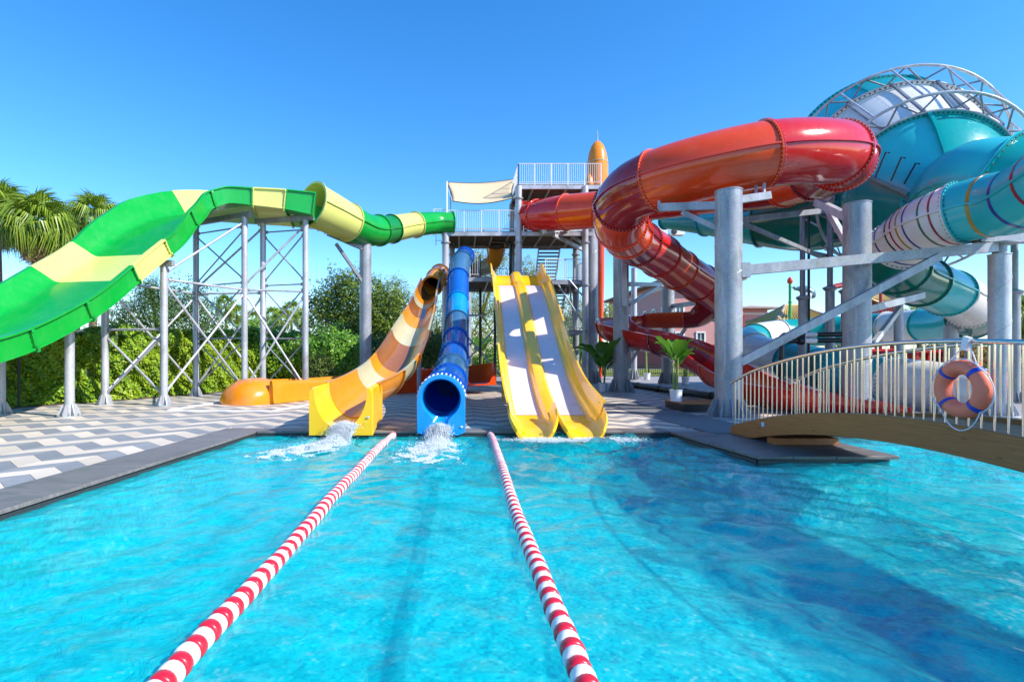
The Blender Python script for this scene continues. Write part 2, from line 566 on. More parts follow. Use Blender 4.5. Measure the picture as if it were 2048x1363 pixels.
# pool basin: walls and floor of pale blue mosaic, a dark band at the waterline
m = bpy.data.materials.new('caustic_mosaic'); MAT['caustic_mosaic'] = m
n, l, b = nodes_of(m)
v = coords(n, l, 1.0)
vo = n.new('ShaderNodeTexVoronoi'); vo.inputs['Scale'].default_value = 24.0; vo.distance = 'CHEBYCHEV'; vo.inputs['Randomness'].default_value = 0.15
l.new(v, vo.inputs['Vector'])
sp = n.new('ShaderNodeSeparateColor'); l.new(vo.outputs['Color'], sp.inputs[0])
big = noise(n, l, v, 1.9, 8, 0.70, 2.2)
ad = n.new('ShaderNodeMath'); ad.operation = 'MULTIPLY_ADD'; ad.inputs[1].default_value = 0.24
l.new(sp.outputs[0], ad.inputs[0])
sc_ = n.new('ShaderNodeMath'); sc_.operation = 'MULTIPLY'; sc_.inputs[1].default_value = 0.90; l.new(big, sc_.inputs[0]); l.new(sc_.outputs[0], ad.inputs[2])
# glass tiles in deep blue, sky blue, turquoise and white, clustered as painted caustics
col = ramp(n, l, ad.outputs[0], [(0.40, (0.0, 0.30, 0.55)), (0.50, (0.0, 0.60, 0.76)), (0.60, (0.0, 0.80, 0.86)), (0.70, (0.05, 0.90, 0.92)), (0.80, (0.75, 0.98, 0.98))])
l.new(col, b.inputs['Base Color']); b.inputs['Roughness'].default_value = 0.5

mb = MB()
nP = len(POOL)
for i in range(nP):
    (x0, y0), (x1, y1) = POOL[i], POOL[(i + 1) % nP]
    mb.add([(x0, y0, -1.15), (x1, y1, -1.15), (x1, y1, -0.06), (x0, y0, -0.06)], [(0, 1, 2, 3)])
basin = mb.build('pool_basin', MAT['caustic_mosaic'], None, 'structure', fix=False)
sheet('pool_floor', POOL, None, -1.15, MAT['caustic_mosaic'])
mb = MB()
for i in range(nP):
    p, q = Vector((*POOL[i], -0.125)), Vector((*POOL[(i + 1) % nP], -0.125))
    mb.bar(p, q, 0.05, 0.13)
mb.build('waterline_band', MAT['kerb_dark'], basin)

# the water surface: a wavy sheet
wx = np.concatenate([np.linspace(-5.6, 13.0, 430), np.linspace(13.3, 30.2, 30)])
ty = np.linspace(0, 1, 330)
wy = 0.75 * (12.7 / 0.75) ** (ty ** 1.0)
wy[-1] = 12.7
GX, GY = np.meshgrid(wx, wy)
hh = np.zeros_like(GX)
wr = np.random.default_rng(5)
warp = 0.25 * np.sin(0.9 * GX + 1.3 * GY) + 0.2 * np.sin(1.7 * GX - 0.8 * GY + 2)
for k in range(70):
    lam = 0.16 * (9.0 ** wr.random())
    th = wr.normal(0.35, 1.0)
    kx, ky = math.cos(th) * 2 * math.pi / lam, math.sin(th) * 2 * math.pi / lam
    a = 0.0021 * (lam / 0.5) ** 0.85
    hh += a * np.sin(kx * (GX + warp * 0.6) + ky * (GY - warp * 0.4) + wr.random() * 6.3)
calm = 0.45 + 0.55 / (1 + np.exp(-(GX + 0.2) * 1.2))
stir = sum(np.exp(-(((GX - sx) / 1.0) ** 2 + ((GY - sy) / 1.4) ** 2)) for sx, sy in ((-2.7, 11.2), (-0.45, 11.2), (1.85, 11.6), (3.05, 11.6)))
hh *= 1.15 * calm * (1 + 2.4 * stir)
WV = np.stack([GX, GY, WATER_Z + hh], axis=-1).reshape(-1, 3)
ny_, nx_ = GX.shape
ii = (np.arange(ny_ - 1)[:, None] * nx_ + np.arange(nx_ - 1)[None, :]).ravel()
WF = np.stack([ii, ii + 1, ii + nx_ + 1, ii + nx_], axis=1)

m = bpy.data.materials.new('pool_water'); MAT['pool_water'] = m
n, l, b = nodes_of(m)
n.remove(b)
nv = coords(n, l, 1.0)
nm = bump(n, l, noise(n, l, nv, 7.0, 6, 0.62, 0.8), 0.24, 0.025)
lw_ = n.new('ShaderNodeLayerWeight'); lw_.inputs['Blend'].default_value = 0.5; l.new(nm, lw_.inputs['Normal'])
pw = n.new('ShaderNodeMath'); pw.operation = 'POWER'; pw.inputs[1].default_value = 4.6; l.new(lw_.outputs['Facing'], pw.inputs[0])
fre = n.new('ShaderNodeMath'); fre.operation = 'MULTIPLY_ADD'; fre.inputs[1].default_value = 0.75; fre.inputs[2].default_value = 0.02; l.new(pw.outputs[0], fre.inputs[0])
gl = n.new('ShaderNodeBsdfGlossy'); gl.inputs['Roughness'].default_value = 0.03; l.new(nm, gl.inputs['Normal'])
rf = n.new('ShaderNodeBsdfRefraction'); rf.inputs['IOR'].default_value = 1.33; rf.inputs['Roughness'].default_value = 0.0
rf.inputs['Color'].default_value = (0.88, 1.0, 1.0, 1); l.new(nm, rf.inputs['Normal'])
tr = n.new('ShaderNodeBsdfTransparent'); tr.inputs['Color'].default_value = (0.88, 1.0, 1.0, 1)
mt = n.new('ShaderNodeMixShader'); mt.inputs[0].default_value = 0.55
l.new(rf.outputs[0], mt.inputs[1]); l.new(tr.outputs[0], mt.inputs[2])
mg = n.new('ShaderNodeMixShader'); l.new(fre.outputs[0], mg.inputs[0])
# air bubbles stirred in by the slides cloud the water, most of all on the left
df = n.new('ShaderNodeBsdfDiffuse'); df.inputs['Color'].default_value = (0.0, 0.84, 0.88, 1)
rp_ = noise(n, l, coords(n, l, (1.0, 1.5, 1.0)), 3.4, 8, 0.66, 1.6)
l.new(bump(n, l, rp_, 1.0, 0.09), df.inputs['Normal'])
sx_ = n.new('ShaderNodeSeparateXYZ'); l.new(nv, sx_.inputs[0])
cl = n.new('ShaderNodeMapRange'); cl.interpolation_type = 'SMOOTHSTEP'
cl.inputs['From Min'].default_value = -2.5; cl.inputs['From Max'].default_value = 2.6; cl.inputs['To Min'].default_value = 0.40; cl.inputs['To Max'].default_value = 0.07
l.new(sx_.outputs[0], cl.inputs[0])
cn = n.new('ShaderNodeMath'); cn.operation = 'MULTIPLY_ADD'; cn.inputs[1].default_value = 0.5; cn.inputs[2].default_value = -0.25
l.new(noise(n, l, nv, 0.9, 5, 0.62, 0.8), cn.inputs[0])
ca = n.new('ShaderNodeMath'); ca.operation = 'ADD'; ca.use_clamp = True; l.new(cl.outputs[0], ca.inputs[0]); l.new(cn.outputs[0], ca.inputs[1])
mk = n.new('ShaderNodeMixShader'); l.new(ca.outputs[0], mk.inputs[0]); l.new(mt.outputs[0], mk.inputs[1]); l.new(df.outputs[0], mk.inputs[2])
l.new(mk.outputs[0], mg.inputs[1]); l.new(gl.outputs[0], mg.inputs[2])
l.new(mg.outputs[0], n['Material Output'].inputs[0])
water = mesh_arrays('water', WV, WF, m, None, 'structure', smooth=True)
# chevron paving: slanting tiles in alternating light and dark bands
CW, CB, CS = 0.55, 0.50, 0.52      # leg width, band depth, slant of a leg


def clip(poly, a, b, c):
    """Keep the part of poly where a*x + b*y >= c."""
    out = []
    for i in range(len(poly)):
        p, q = poly[i], poly[(i + 1) % len(poly)]
        dp, dq = a * p[0] + b * p[1] - c, a * q[0] + b * q[1] - c
        if dp >= 0: out.append(p)
        if dp * dq < 0:
            t = dp / (dp - dq)
            out.append((p[0] + (q[0] - p[0]) * t, p[1] + (q[1] - p[1]) * t))
    return out


def area(poly):
    return 0.5 * sum(poly[i][0] * poly[(i + 1) % len(poly)][1] - poly[(i + 1) % len(poly)][0] * poly[i][1] for i in range(len(poly)))


LEFT_IN = ((-4.62, 12.4), (-5.45, 0.8))
dv = Vector((LEFT_IN[1][0] - LEFT_IN[0][0], LEFT_IN[1][1] - LEFT_IN[0][1])).normalized()
nl = Vector((dv.y, -dv.x))            # towards the deck side (left)
if nl.x > 0: nl = -nl
LW = 0.86
lc = nl.x * LEFT_IN[0][0] + nl.y * LEFT_IN[0][1] + LW
BACK = 12.4 + 0.52
tiles = []
for ix in range(-36, 24):
    x0 = ix * CW - 0.16
    up = ix % 2 == 0
    for iy in range(4, 70):
        y0 = iy * CB + (0 if up else CS) - 0.1
        s = CS if up else -CS
        g = 0.005
        poly = [(x0 + g, y0 + g), (x0 + CW - g, y0 + s + g), (x0 + CW - g, y0 + s + CB - g), (x0 + g, y0 + CB - g)]
        inl = all(nl.x * x + nl.y * y >= lc for x, y in poly)
        inb = all(y >= BACK for x, y in poly)
        if not (inl or inb):
            cx_ = sum(p[0] for p in poly) / 4
            if cx_ < -4.9 and min(p[1] for p in poly) < BACK - 0.2: poly = clip(poly, nl.x, nl.y, lc)
            else: poly = clip(poly, 0, 1, BACK)
        if len(poly) < 3 or abs(area(poly)) < 0.01: continue
        cx_ = sum(p[0] for p in poly) / len(poly); cy_ = sum(p[1] for p in poly) / len(poly)
        if cx_ > 4.95 and cy_ < BACK: continue
        if cy_ > 33 or cy_ < 3: continue
        # the drainage corner with the trees and the hedge foot have no tiles
        if cx_ < -14.9 + (cy_ - 17) * 0.5 - 0.2 and cy_ > 16.4: continue
        px = PX + FOC * cx_ / cy_
        size = abs(area(poly)) * FOC * FOC * EYE / cy_ ** 3
        vis = -40 < px < 2090
        tiles.append((size if vis else 0, poly, iy % 2 == 0))
tiles.sort(key=lambda t: -t[0])
far = {True: MB(), False: MB()}
shared = {}
for k, (size, poly, dark) in enumerate(tiles):
    top = rng.uniform(-0.002, 0.001)
    if k < 290:
        ox, oy = poly[0]
        key = (dark, tuple((round(x - ox, 3), round(y - oy, 3)) for x, y in poly))
        if key not in shared:
            mb = MB().prism([(x - ox, y - oy) for x, y in poly], -0.03, 0.0)
            me = mb.mesh('paving_tile'); me.materials.append(MAT['tile_grey' if dark else 'tile_light']); shared[key] = me
        o = bpy.data.objects.new('paving_tile', shared[key]); COL.objects.link(o)
        o.location = (ox, oy, top); o.parent = deck
    else:
        far[dark].prism(poly, -0.03, top)
far[True].build('far_grey_paving', MAT['tile_grey'], deck, 'stuff', fix=False)
far[False].build('far_light_paving', MAT['tile_light'], deck, 'stuff', fix=False)

# coping slabs round the pool


def slab(poly, z0=-0.045, z1=0.006):
    g = 0.004
    cx_ = sum(p[0] for p in poly) / len(poly); cy_ = sum(p[1] for p in poly) / len(poly)
    sh = [(x + (g if x < cx_ else -g), y + (g if y < cy_ else -g)) for x, y in poly]
    mb = MB().prism(sh, z0, z1 + rng.uniform(-0.0015, 0.0015))
    o = mb.build('coping_slab', MAT['coping_stone'], deck)
    bv = o.modifiers.new('edge', 'BEVEL'); bv.width = 0.006; bv.segments = 1
    return o


def row(p, q, nrm, width, n, over=0.035):
    p, q, nrm = Vector(p), Vector(q), Vector(nrm)
    for i in range(n):
        a, b_ = p.lerp(q, i / n), p.lerp(q, (i + 1) / n)
        poly = [tuple(a - nrm * over), tuple(b_ - nrm * over), tuple(b_ + nrm * width), tuple(a + nrm * width)]
        if area(poly) < 0: poly.reverse()
        slab(poly)


row(LEFT_IN[0], LEFT_IN[1], nl, LW, 9)
row((-4.58, 12.4), (4.72, 12.4), (0, 1), 0.515, 9)
# corner between the left run and the back run
slab([(-5.48, 12.44), (-4.62, 12.44), (-4.62, 12.915), (-5.48, 12.915)])
for j, (ya, yb) in enumerate(((9.27, 9.95), (9.96, 10.75), (10.76, 11.6), (11.61, 12.36))):
    f = lambda y: 4.73 + (12.4 - y) / 3.1 * 0.30 - 0.03
    e = [f(ya), f(ya) + 0.62, 6.35, 7.42]
    e2 = [f(yb), f(yb) + 0.62, 6.35, 7.44]
    for i in range(3):
        slab([(e[i], ya), (e[i + 1], ya), (e2[i + 1], yb), (e2[i], yb)])
row((7.46, 12.2), (16, 12.2), (0, 1), 0.5, 9)
row((-5.4, 0.8), (10, 0.8), (0, -1), 0.5, 12)

# grey runner from the slides to the bridge, white kerb lines round the orange run-out
mat_poly = [(4.93, 18.9), (5.55, 11.85), (7.05, 11.9), (6.35, 20.0)]
tag(MB().prism(mat_poly, 0.004, 0.014).build('floor_mat', MAT['mat_grey']), 'grey textured runner mat leading across the paving to the footbridge', 'floor mat')
mb = MB()
for a, c in (((338, 821), (545, 822)), ((545, 822), (640, 805)), ((338, 820), (462, 801))):
    p, q = gd(*a), gd(*c)
    p.z = q.z = 0.012
    mb.bar(p, q, 0.16, 0.024)
mb.build('kerb_strip', MAT['white_line'], None, 'structure')

# ------------------------------------------------------------------ water slides
def cut_sections(S, t, breaks):
    """Index ranges of the sampled path between arc-length breaks (shared end samples)."""
    idx = [int(np.argmin(np.abs(t - b))) for b in breaks]
    idx = sorted(set(idx))
    return [(idx[i], idx[i + 1]) for i in range(len(idx) - 1) if idx[i + 1] > idx[i]]


def even_breaks(L, step, jitter=0.0):
    n = max(1, int(round(L / step)))
    return [L * i / n for i in range(n + 1)]


def bolts_round(mb, C, A, B, T, r, n, size=0.02, off=0.0):
    for i in range(n):
        w = 2 * math.pi * (i + 0.5) / n
        p = C + A * (r * math.cos(w)) + B * (r * math.sin(w)) + T * off
        mb.box(p, (size, size, size))


def tube_run(root, pts, mats, step=1.6, n=30, flange=0.07, seam=True, thick=0.03, bolt='bolt', nb=44, breaks=None, level=False, ring_mats=None, sample=0.22, bolt_size=0.022):
    """A closed tube slide made of flanged sections."""
    S, t = resample(spline(pts, 10), sample)
    C, T, A, B = frames(S[:, :3], level)
    rad = S[:, 3]
    br = breaks(t[-1]) if callable(breaks) else (breaks if breaks is not None else even_breaks(t[-1], step))
    secs = cut_sections(S, t, br)
    objs = []
    cs = [(math.cos(2 * math.pi * i / n), math.sin(2 * math.pi * i / n)) for i in range(n)]
    for k, (a, b_) in enumerate(secs):
        mname = mats[k % len(mats)]
        mb = MB()
        outer = [[C[j] + A[j] * (rad[j] * c) + B[j] * (rad[j] * s) for c, s in cs] for j in range(a, b_ + 1)]
        inner = [[C[j] + A[j] * ((rad[j] - thick) * c) + B[j] * ((rad[j] - thick) * s) for c, s in cs] for j in range(a, b_ + 1)]
        loop = outer + inner[::-1] + [outer[0]]
        mb.loft(loop, True, False)
        sec = mb.build('tube_section', MAT[mname], root)
        # end flanges: a raised collar at both ends of the section
        if flange:
            for j, d in ((a, 1), (b_, -1)):
                fb = MB()
                w = 0.045
                r0, r1 = rad[j] - 0.002, rad[j] + flange
                q = C[j] + T[j] * (d * w)
                rr = []
                for cc, r in ((C[j] + T[j] * (d * 0.002), r0), (C[j] + T[j] * (d * 0.002), r1), (q, r1), (q, r0)):
                    rr.append([cc + A[j] * (r * c) + B[j] * (r * s) for c, s in cs])
                fb.loft(rr + [rr[0]], True, False, smooth=True)
                fb.build('flange', MAT[mname], sec)
            bb = MB()
            for j, d in ((a, 1), (b_, -1)):
                bolts_round(bb, C[j], A[j], B[j], T[j], rad[j] + flange * 0.55, nb, bolt_size, d * 0.055)
            bb.build('bolts', MAT[bolt], sec, 'stuff', fix=False)
        if seam:
            for sgn in (1, -1):
                sb = MB()
                rings = []
                for j in range(a, b_ + 1):
                    # the joint of the upper and lower half shells stays level
                    side = Vector(np.cross(T[j], (0, 0, 1.0)))
                    if side.length < 0.25: side = A[j].copy()
                    side = side.normalized() * sgn
                    up = side.cross(T[j]).normalized()
                    p = C[j] + side * (rad[j] - 0.004)
                    q = C[j] + side * (rad[j] + 0.055)
                    rings.append([p - up * 0.022, q - up * 0.022, q + up * 0.022, p + up * 0.022])
                sb.loft(rings, True, True, smooth=False)
                sb.build('seam_rib', MAT[mname], sec)
        objs.append(sec)
    return S, t, C, T, A, B, objs


def flume_run(root, pts, prof, mats, step=1.8, breaks=None, flange=0.07, name='flume_section', sample=0.22, bolt='dark_bolt', rims=True):
    """An open slide: prof(row) gives the closed outline of a cut across (side, up) at a path row."""
    S, t = resample(spline(pts, 10), sample)
    C, T, A, B = frames(S[:, :3], True)
    br = breaks(t[-1]) if callable(breaks) else (breaks if breaks is not None else even_breaks(t[-1], step))
    secs = cut_sections(S, t, br)
    objs = []
    for k, (a, b_) in enumerate(secs):
        mname = mats[k % len(mats)]
        mb = MB()
        mb.loft([[C[j] + A[j] * x + B[j] * z for x, z in prof(S[j])] for j in range(a, b_ + 1)], True, True)
        sec = mb.build(name, MAT[mname], root)
        if flange:
            for j, d in ((a, 1), (b_, -1)):
                P_ = prof(S[j])
                h = len(P_) // 2
                outer = P_[h:]                         # outer skin, right rim to left rim
                fb = MB()
                rings = []
                for i, (x, z) in enumerate(outer):
                    px_, pz_ = outer[max(0, i - 1)]; qx_, qz_ = outer[min(len(outer) - 1, i + 1)]
                    tx, tz = qx_ - px_, qz_ - pz_
                    ln = math.hypot(tx, tz) or 1
                    nx, nz = tz / ln, -tx / ln
                    cx_ = sum(p[0] for p in P_) / len(P_); cz_ = max(p[1] for p in P_)
                    if nx * (x - cx_) + nz * (z - cz_) < 0: nx, nz = -nx, -nz
                    p = C[j] + A[j] * x + B[j] * z
                    q = C[j] + A[j] * (x + nx * flange) + B[j] * (z + nz * flange)
                    o1, o2 = T[j] * (d * 0.002), T[j] * (d * 0.045)
                    rings.append([p + o1, q + o1, q + o2, p + o2])
                fb.loft(rings, True, True, smooth=False)
                fb.build('flange', MAT[mname], sec)
                if d == 1:
                    bb = MB()
                    tot = len(outer)
                    for i in range(0, tot - 1):
                        for f in (0.25, 0.75):
                            x = outer[i][0] + (outer[i + 1][0] - outer[i][0]) * f; z = outer[i][1] + (outer[i + 1][1] - outer[i][1]) * f
                            cx_ = sum(p[0] for p in P_) / len(P_)
                            dx, dz = x - cx_, z - max(p[1] for p in P_); ln = math.hypot(dx, dz) or 1
                            bb.box(C[j] + A[j] * (x + dx / ln * flange * 0.55) + B[j] * (z + dz / ln * flange * 0.55) + T[j] * 0.055, (0.022,) * 3)
                    bb.build('bolts', MAT[bolt], sec, 'stuff', fix=False)
        objs.append(sec)
    return S, t, C, T, A, B, objs


def u_profile(row, thick=0.035, n=18, lip=0.07):
    """Half-pipe: row[3] = half width, row[4] = wall height above the channel bottom, row[5] (optional) extra height of the left wall."""
    w, h = row[3], row[4]
    el = row[5] if len(row) > 5 else 0.0
    ins = []
    for i in range(n + 1):
        a = math.pi * (i / n) - math.pi            # left rim round to right rim
        x = math.cos(a); z = 1 + math.sin(a)
        hh_ = h + (el if x < 0 else 0) * (1 if x < -0.2 else max(0, -x * 5))
        ins.append((w * x, hh_ * (abs(z) ** 1.0)))
    outs = [(x * (1 + thick / w), z - thick) for x, z in ins]
    left_lip = [(ins[0][0] - lip, ins[0][1]), (ins[0][0] - lip, ins[0][1] - 0.03)]
    right_lip = [(ins[-1][0] + lip, ins[-1][1]), (ins[-1][0] + lip, ins[-1][1] - 0.03)]
    body_out = [(p[0], p[1]) for p in reversed(outs[1:-1])]
    full_in = [left_lip[0]] + ins + [right_lip[0]]
    full_out = [right_lip[1], (outs[-1][0], outs[-1][1])] + body_out + [(outs[0][0], outs[0][1]), left_lip[1]]
    return full_in + full_out


# ---- green and lime raft slide
root = thing('raft_slide', (-11.5, 18.7, 0), 'large green and lime raft slide curving down from a tube on the left', 'water slide')
g_tube = [at(905, 447, 31.4)[:] + (0.62,), at(868, 446, 31.0)[:] + (0.62,), at(820, 451, 29.5)[:] + (0.66,), at(775, 459, 28.0)[:] + (0.70,),
          at(737, 460, 26.6)[:] + (0.76,), at(700, 446, 25.3)[:] + (0.84,), at(660, 426, 24.2)[:] + (0.90,), at(622, 408, 23.4)[:] + (0.96,)]
tube_run(root, g_tube, ['green_gel', 'lime_gel', 'dark_green_gel', 'green_gel', 'lime_gel'], bolt='dark_bolt', breaks=lambda L: [0, L * 0.26, L * 0.45, L * 0.56, L * 0.78, L], n=32)


def raft_profile(row):
    w, hl, hr = row[3], row[4], row[5]
    ol, orr = 0.40 + 0.24 * hl, 0.40 + 0.24 * hr
    ins = [(-w - ol - 0.14, hl), (-w - ol, hl + 0.004), (-w - 0.72 * ol, hl * 0.74), (-w - 0.36 * ol, hl * 0.38), (-w - 0.10, 0.10), (-w + 0.02, 0.022), (-w + 0.18, 0.0), (-w * 0.4, 0.0), (w * 0.4, 0.0),
           (w - 0.18, 0.0), (w - 0.02, 0.022), (w + 0.10, 0.10), (w + 0.36 * orr, hr * 0.38), (w + 0.72 * orr, hr * 0.74), (w + orr, hr + 0.004), (w + orr + 0.14, hr)]
    b = -0.06
    outs = [(w + orr + 0.14, hr - 0.05), (w + orr + 0.07, hr - 0.07), (w + orr + 0.06, hr * 0.5), (w + orr + 0.05, b + 0.05), (w + orr + 0.13, b + 0.045), (w + orr + 0.13, b), (w - 0.05, b), (w * 0.4, b + 0.02),
            (-w * 0.4, b + 0.02), (-w + 0.05, b), (-w - ol - 0.13, b), (-w - ol - 0.13, b + 0.045), (-w - ol - 0.05, b + 0.05), (-w - ol - 0.06, hl * 0.5), (-w - ol - 0.07, hl - 0.07), (-w - ol - 0.14, hl - 0.05)]
    return ins + outs


# A = T x Z points to the rider's right, which is the far, left-hand wall in the picture
g_open = [(-6.05, 23.15, 7.35, 0.62, 0.85, 0.95), (-7.2, 22.95, 7.50, 0.80, 0.72, 1.05), (-8.6, 22.65, 7.56, 0.92, 0.62, 1.20), (-9.8, 22.05, 7.50, 0.98, 0.58, 1.20), (-10.62, 21.1, 7.12, 1.04, 0.56, 1.0),
          (-11.05, 20.0, 6.32, 1.12, 0.55, 0.75), (-11.32, 18.7, 5.16, 1.18, 0.52, 0.60), (-11.64, 17.2, 4.0, 1.20, 0.50, 0.58), (-11.92, 15.5, 2.80, 1.20, 0.50, 0.58), (-12.2, 13.5, 1.85, 1.20, 0.50, 0.6),
          (-12.4, 11.0, 1.25, 1.20, 0.50, 0.6), (-12.5, 8.5, 1.0, 1.20, 0.50, 0.6)]
gS, gt = resample(spline(g_open, 10), 0.22)
gb = [gt[int(np.argmin(np.linalg.norm(gS[:, :2] - np.array(q), axis=1)))] for q in ((-7.2, 22.95), (-8.5, 22.67), (-10.45, 21.5), (-11.2, 20.2), (-11.6, 18.6), (-11.9, 17.3), (-12.2, 15.5), (-12.45, 13.8), (-12.7, 11.2))]
flume_run(root, g_open, raft_profile, ['green_gel', 'lime_gel', 'green_gel', 'green_gel', 'green_gel', 'lime_gel', 'green_gel', 'green_gel', 'green_gel', 'lime_gel'], breaks=[0] + gb + [gt[-1]])

# lime lining of the outer wall at the crest
C_, T_, A_, B_ = frames(gS[:, :3], True)
sel = [j for j in range(len(gS)) if gb[1] + 0.05 < gt[j] < gb[2] - 0.05]
rings = [[C_[j] + A_[j] * (x - 0.012) + B_[j] * (z + 0.008) for x, z in raft_profile(gS[j])[11:16]] for j in sel]
MB().loft(rings, False, False).build('wall_liner', MAT['lime_gel'], root)

# ---- tan, orange and brown half-pipe
root = thing('half_pipe_slide', (-2.4, 13, 0), 'striped amber, cream and brown half-pipe slide with a yellow exit beside the blue tube', 'water slide')
hp_top = [at(992, 492, 34.5)[:] + (0.5,), at(990, 515, 34.9)[:] + (0.5,), at(975, 533, 35.2)[:] + (0.5,), at(940, 541, 35.0)[:] + (0.5,), at(905, 546, 33.6)[:] + (0.5,), at(884, 545, 31.5)[:] + (0.5,), at(872, 557, 29.5)[:] + (0.5,), at(864, 572, 28.3)[:] + (0.5,)]
tube_run(root, hp_top, ['amber_gel', 'cream_gel', 'brown_gel', 'brown_gel', 'tan_gel', 'brown_gel'], step=1.5, n=24, sample=0.18)


def hp(px, py, d, w, h, e=0.0):
    return at(px, py, d)[:] + (w, h, e)


hp_open = [hp(862, 588, 28.6, 0.44, 0.85), hp(857, 597, 27.2, 0.45, 0.70), hp(852, 608, 25.6, 0.47, 0.60), hp(846, 630, 23.4, 0.50, 0.58), hp(836, 658, 21.2, 0.56, 0.60), hp(823, 690, 19.6, 0.62, 0.62), hp(806, 731, 17.8, 0.66, 0.64),
           hp(782, 767, 16.4, 0.66, 0.68), hp(750, 800, 14.9, 0.64, 0.76), hp(708, 834, 13.3, 0.60, 0.86)]
hp_mats = ['brown_gel', 'amber_gel', 'cream_gel', 'brown_gel', 'amber_gel', 'cream_gel', 'brown_gel', 'amber_gel', 'cream_gel', 'amber_gel', 'cream_gel', 'amber_gel']
hp_mats = ['brown_gel', 'amber_gel', 'cream_gel', 'brown_gel', 'amber_gel', 'cream_gel', 'brown_gel', 'amber_gel', 'cream_gel', 'amber_gel']
hp_len = [2.2, 1.2, 1.0, 2.0, 1.7, 2.0, 2.5, 0.7, 1.3, 2.4]
flume_run(root, hp_open, u_profile, hp_mats, sample=0.16, breaks=lambda L: [L * c_ / sum(hp_len) for c_ in np.concatenate([[0], np.cumsum(hp_len)])])
# squared-off yellow exit with a rounded channel through it


def exit_block(root, px0, px1, top, bottom, d0, d1, name, mat, width=None, chan_w=0.5, chan_b=0.12, cx=None, round_top=0.18, x_shift=0.0):
    """Front block: rectangle with a U-shaped channel, from depth d0 (front) to d1."""
    xl, xr = at(px0, 800, d0).x, at(px1, 800, d0).x
    zt = at(0, top, d0).z; zb = at(0, bottom, d0).z
    xc = (xl + xr) / 2 if cx is None else cx
    n = 18
    rings = []
    for f in (0, 0.04, 0.14, 0.3, 0.5, 0.75, 1.0):
        d = d0 + (d1 - d0) * f
        sh = x_shift * f
        g2 = 0.0 if f < 0.1 else min(1.0, ((f - 0.1) / 0.6)) ** 0.7
        w = chan_w + 0.02 * f
        hw = (xr - xl) / 2 * (1 - g2) + (w + 0.07) * g2 - (0.012 if f == 0 else 0)
        zf = chan_b + 0.09 * f
        ztop = zt + 0.06 * f - (0.012 if f == 0 else 0)
        zz = zb * (1 - g2) + (zf - 0.06) * g2
        lx, rx = xc - hw, xc + hw
        pts = [(lx, zz), (lx, ztop - round_top), (lx + 0.015, ztop - 0.05), (min(lx + 0.07, xc - w - 0.005), ztop)]
        for i in range(n + 1):
            a = math.pi + math.pi * i / n
            pts.append((xc + w * math.cos(a), ztop - 0.02 + (ztop - zf) * math.sin(a)))
        pts += [(max(rx - 0.07, xc + w + 0.005), ztop), (rx - 0.015, ztop - 0.05), (rx, ztop - round_top), (rx, zz)]
        rings.append([Vector((x + sh, d, z)) for x, z in pts])
    mb = MB()
    mb.loft(rings, True, False)
    nn = len(rings[0])
    # end faces as strips between the channel and the block's outline
    for ring, rev in ((rings[0], False), (rings[-1], True)):
        left, right = ring[:4], ring[-4:]
        ch = ring[4:-4]
        m_ = len(ch) // 2
        base = [Vector((x, ring[0].y, ring[0].z)) for x in np.linspace(ring[0].x, ring[-1].x, len(ch))]
        mb.add(list(ch) + base, [(i, i + 1, len(ch) + i + 1, len(ch) + i) for i in range(len(ch) - 1)])
        mb.add([left[0], left[1], left[2], left[3], ch[0]], [(0, 1, 2, 3, 4)])
        mb.add([right[3], right[2], right[1], right[0], ch[-1]], [(0, 1, 2, 3, 4)])
    o = mb.build(name, MAT[mat], root)
    return o


ex = exit_block(root, 617, 745, 775, 870, 11.95, 13.45, 'exit_section', 'yellow_gel', chan_w=0.58, chan_b=0.13, x_shift=0.03)
MB().ball(at(736, 834, 11.93), 0.035, 10, (1, 0.2, 0.7)).build('badge', MAT['badge'], root)
MB().cyl(at(838, 690, 24.5), gd(838, 790) * 1.0, 0.1).build('prop', MAT['steel'], root)

# ---- blue tube slide
root = thing('tube_slide', (-0.4, 12.5, 0), 'glossy blue enclosed tube slide dropping to a square exit at the water', 'water slide')
b_pts = [at(930, 512, 29.6)[:] + (0.47,), at(922, 524, 27.4)[:] + (0.47,), at(917, 548, 26.2)[:] + (0.45,), at(916, 580, 25.2)[:] + (0.44,), at(915, 616, 23.9)[:] + (0.44,), at(913, 657, 22.0)[:] + (0.44,),
         at(910, 696, 19.9)[:] + (0.45,), at(905, 731, 17.6)[:] + (0.46,), at(899, 757, 15.6)[:] + (0.47,), at(891, 778, 13.9)[:] + (0.48,), at(887, 786, 13.2)[:] + (0.49,)]
tube_run(root, b_pts, ['blue_gel', 'smoke_gel', 'blue_gel', 'sky_blue_gel', 'smoke_gel', 'blue_gel', 'blue_gel', 'smoke_gel', 'blue_gel', 'sky_blue_gel'], step=2.1, n=28, nb=22, bolt='sky_blue_gel', bolt_size=0.022, flange=0.06)
# exit: an arched housing with a round mouth and a spout for the water
xl, xr = at(833, 800, 12.15).x, at(931, 800, 12.15).x
xc, zc, ri = (xl + xr) / 2, at(0, 797, 12.15).z, 0.415
zb = -0.05
N = 40


def arch_pt(a):
    """Outline of the housing in direction a from the mouth's centre."""
    hw = (xr - xl) / 2
    cx_, sz = math.cos(a), math.sin(a)
    if sz >= 0: return (xc + hw * cx_, zc + (hw * 0.98) * sz)
    k = min(hw / max(1e-6, abs(cx_)), (zc - zb) / max(1e-6, -sz))
    return (xc + k * cx_, zc + k * sz)


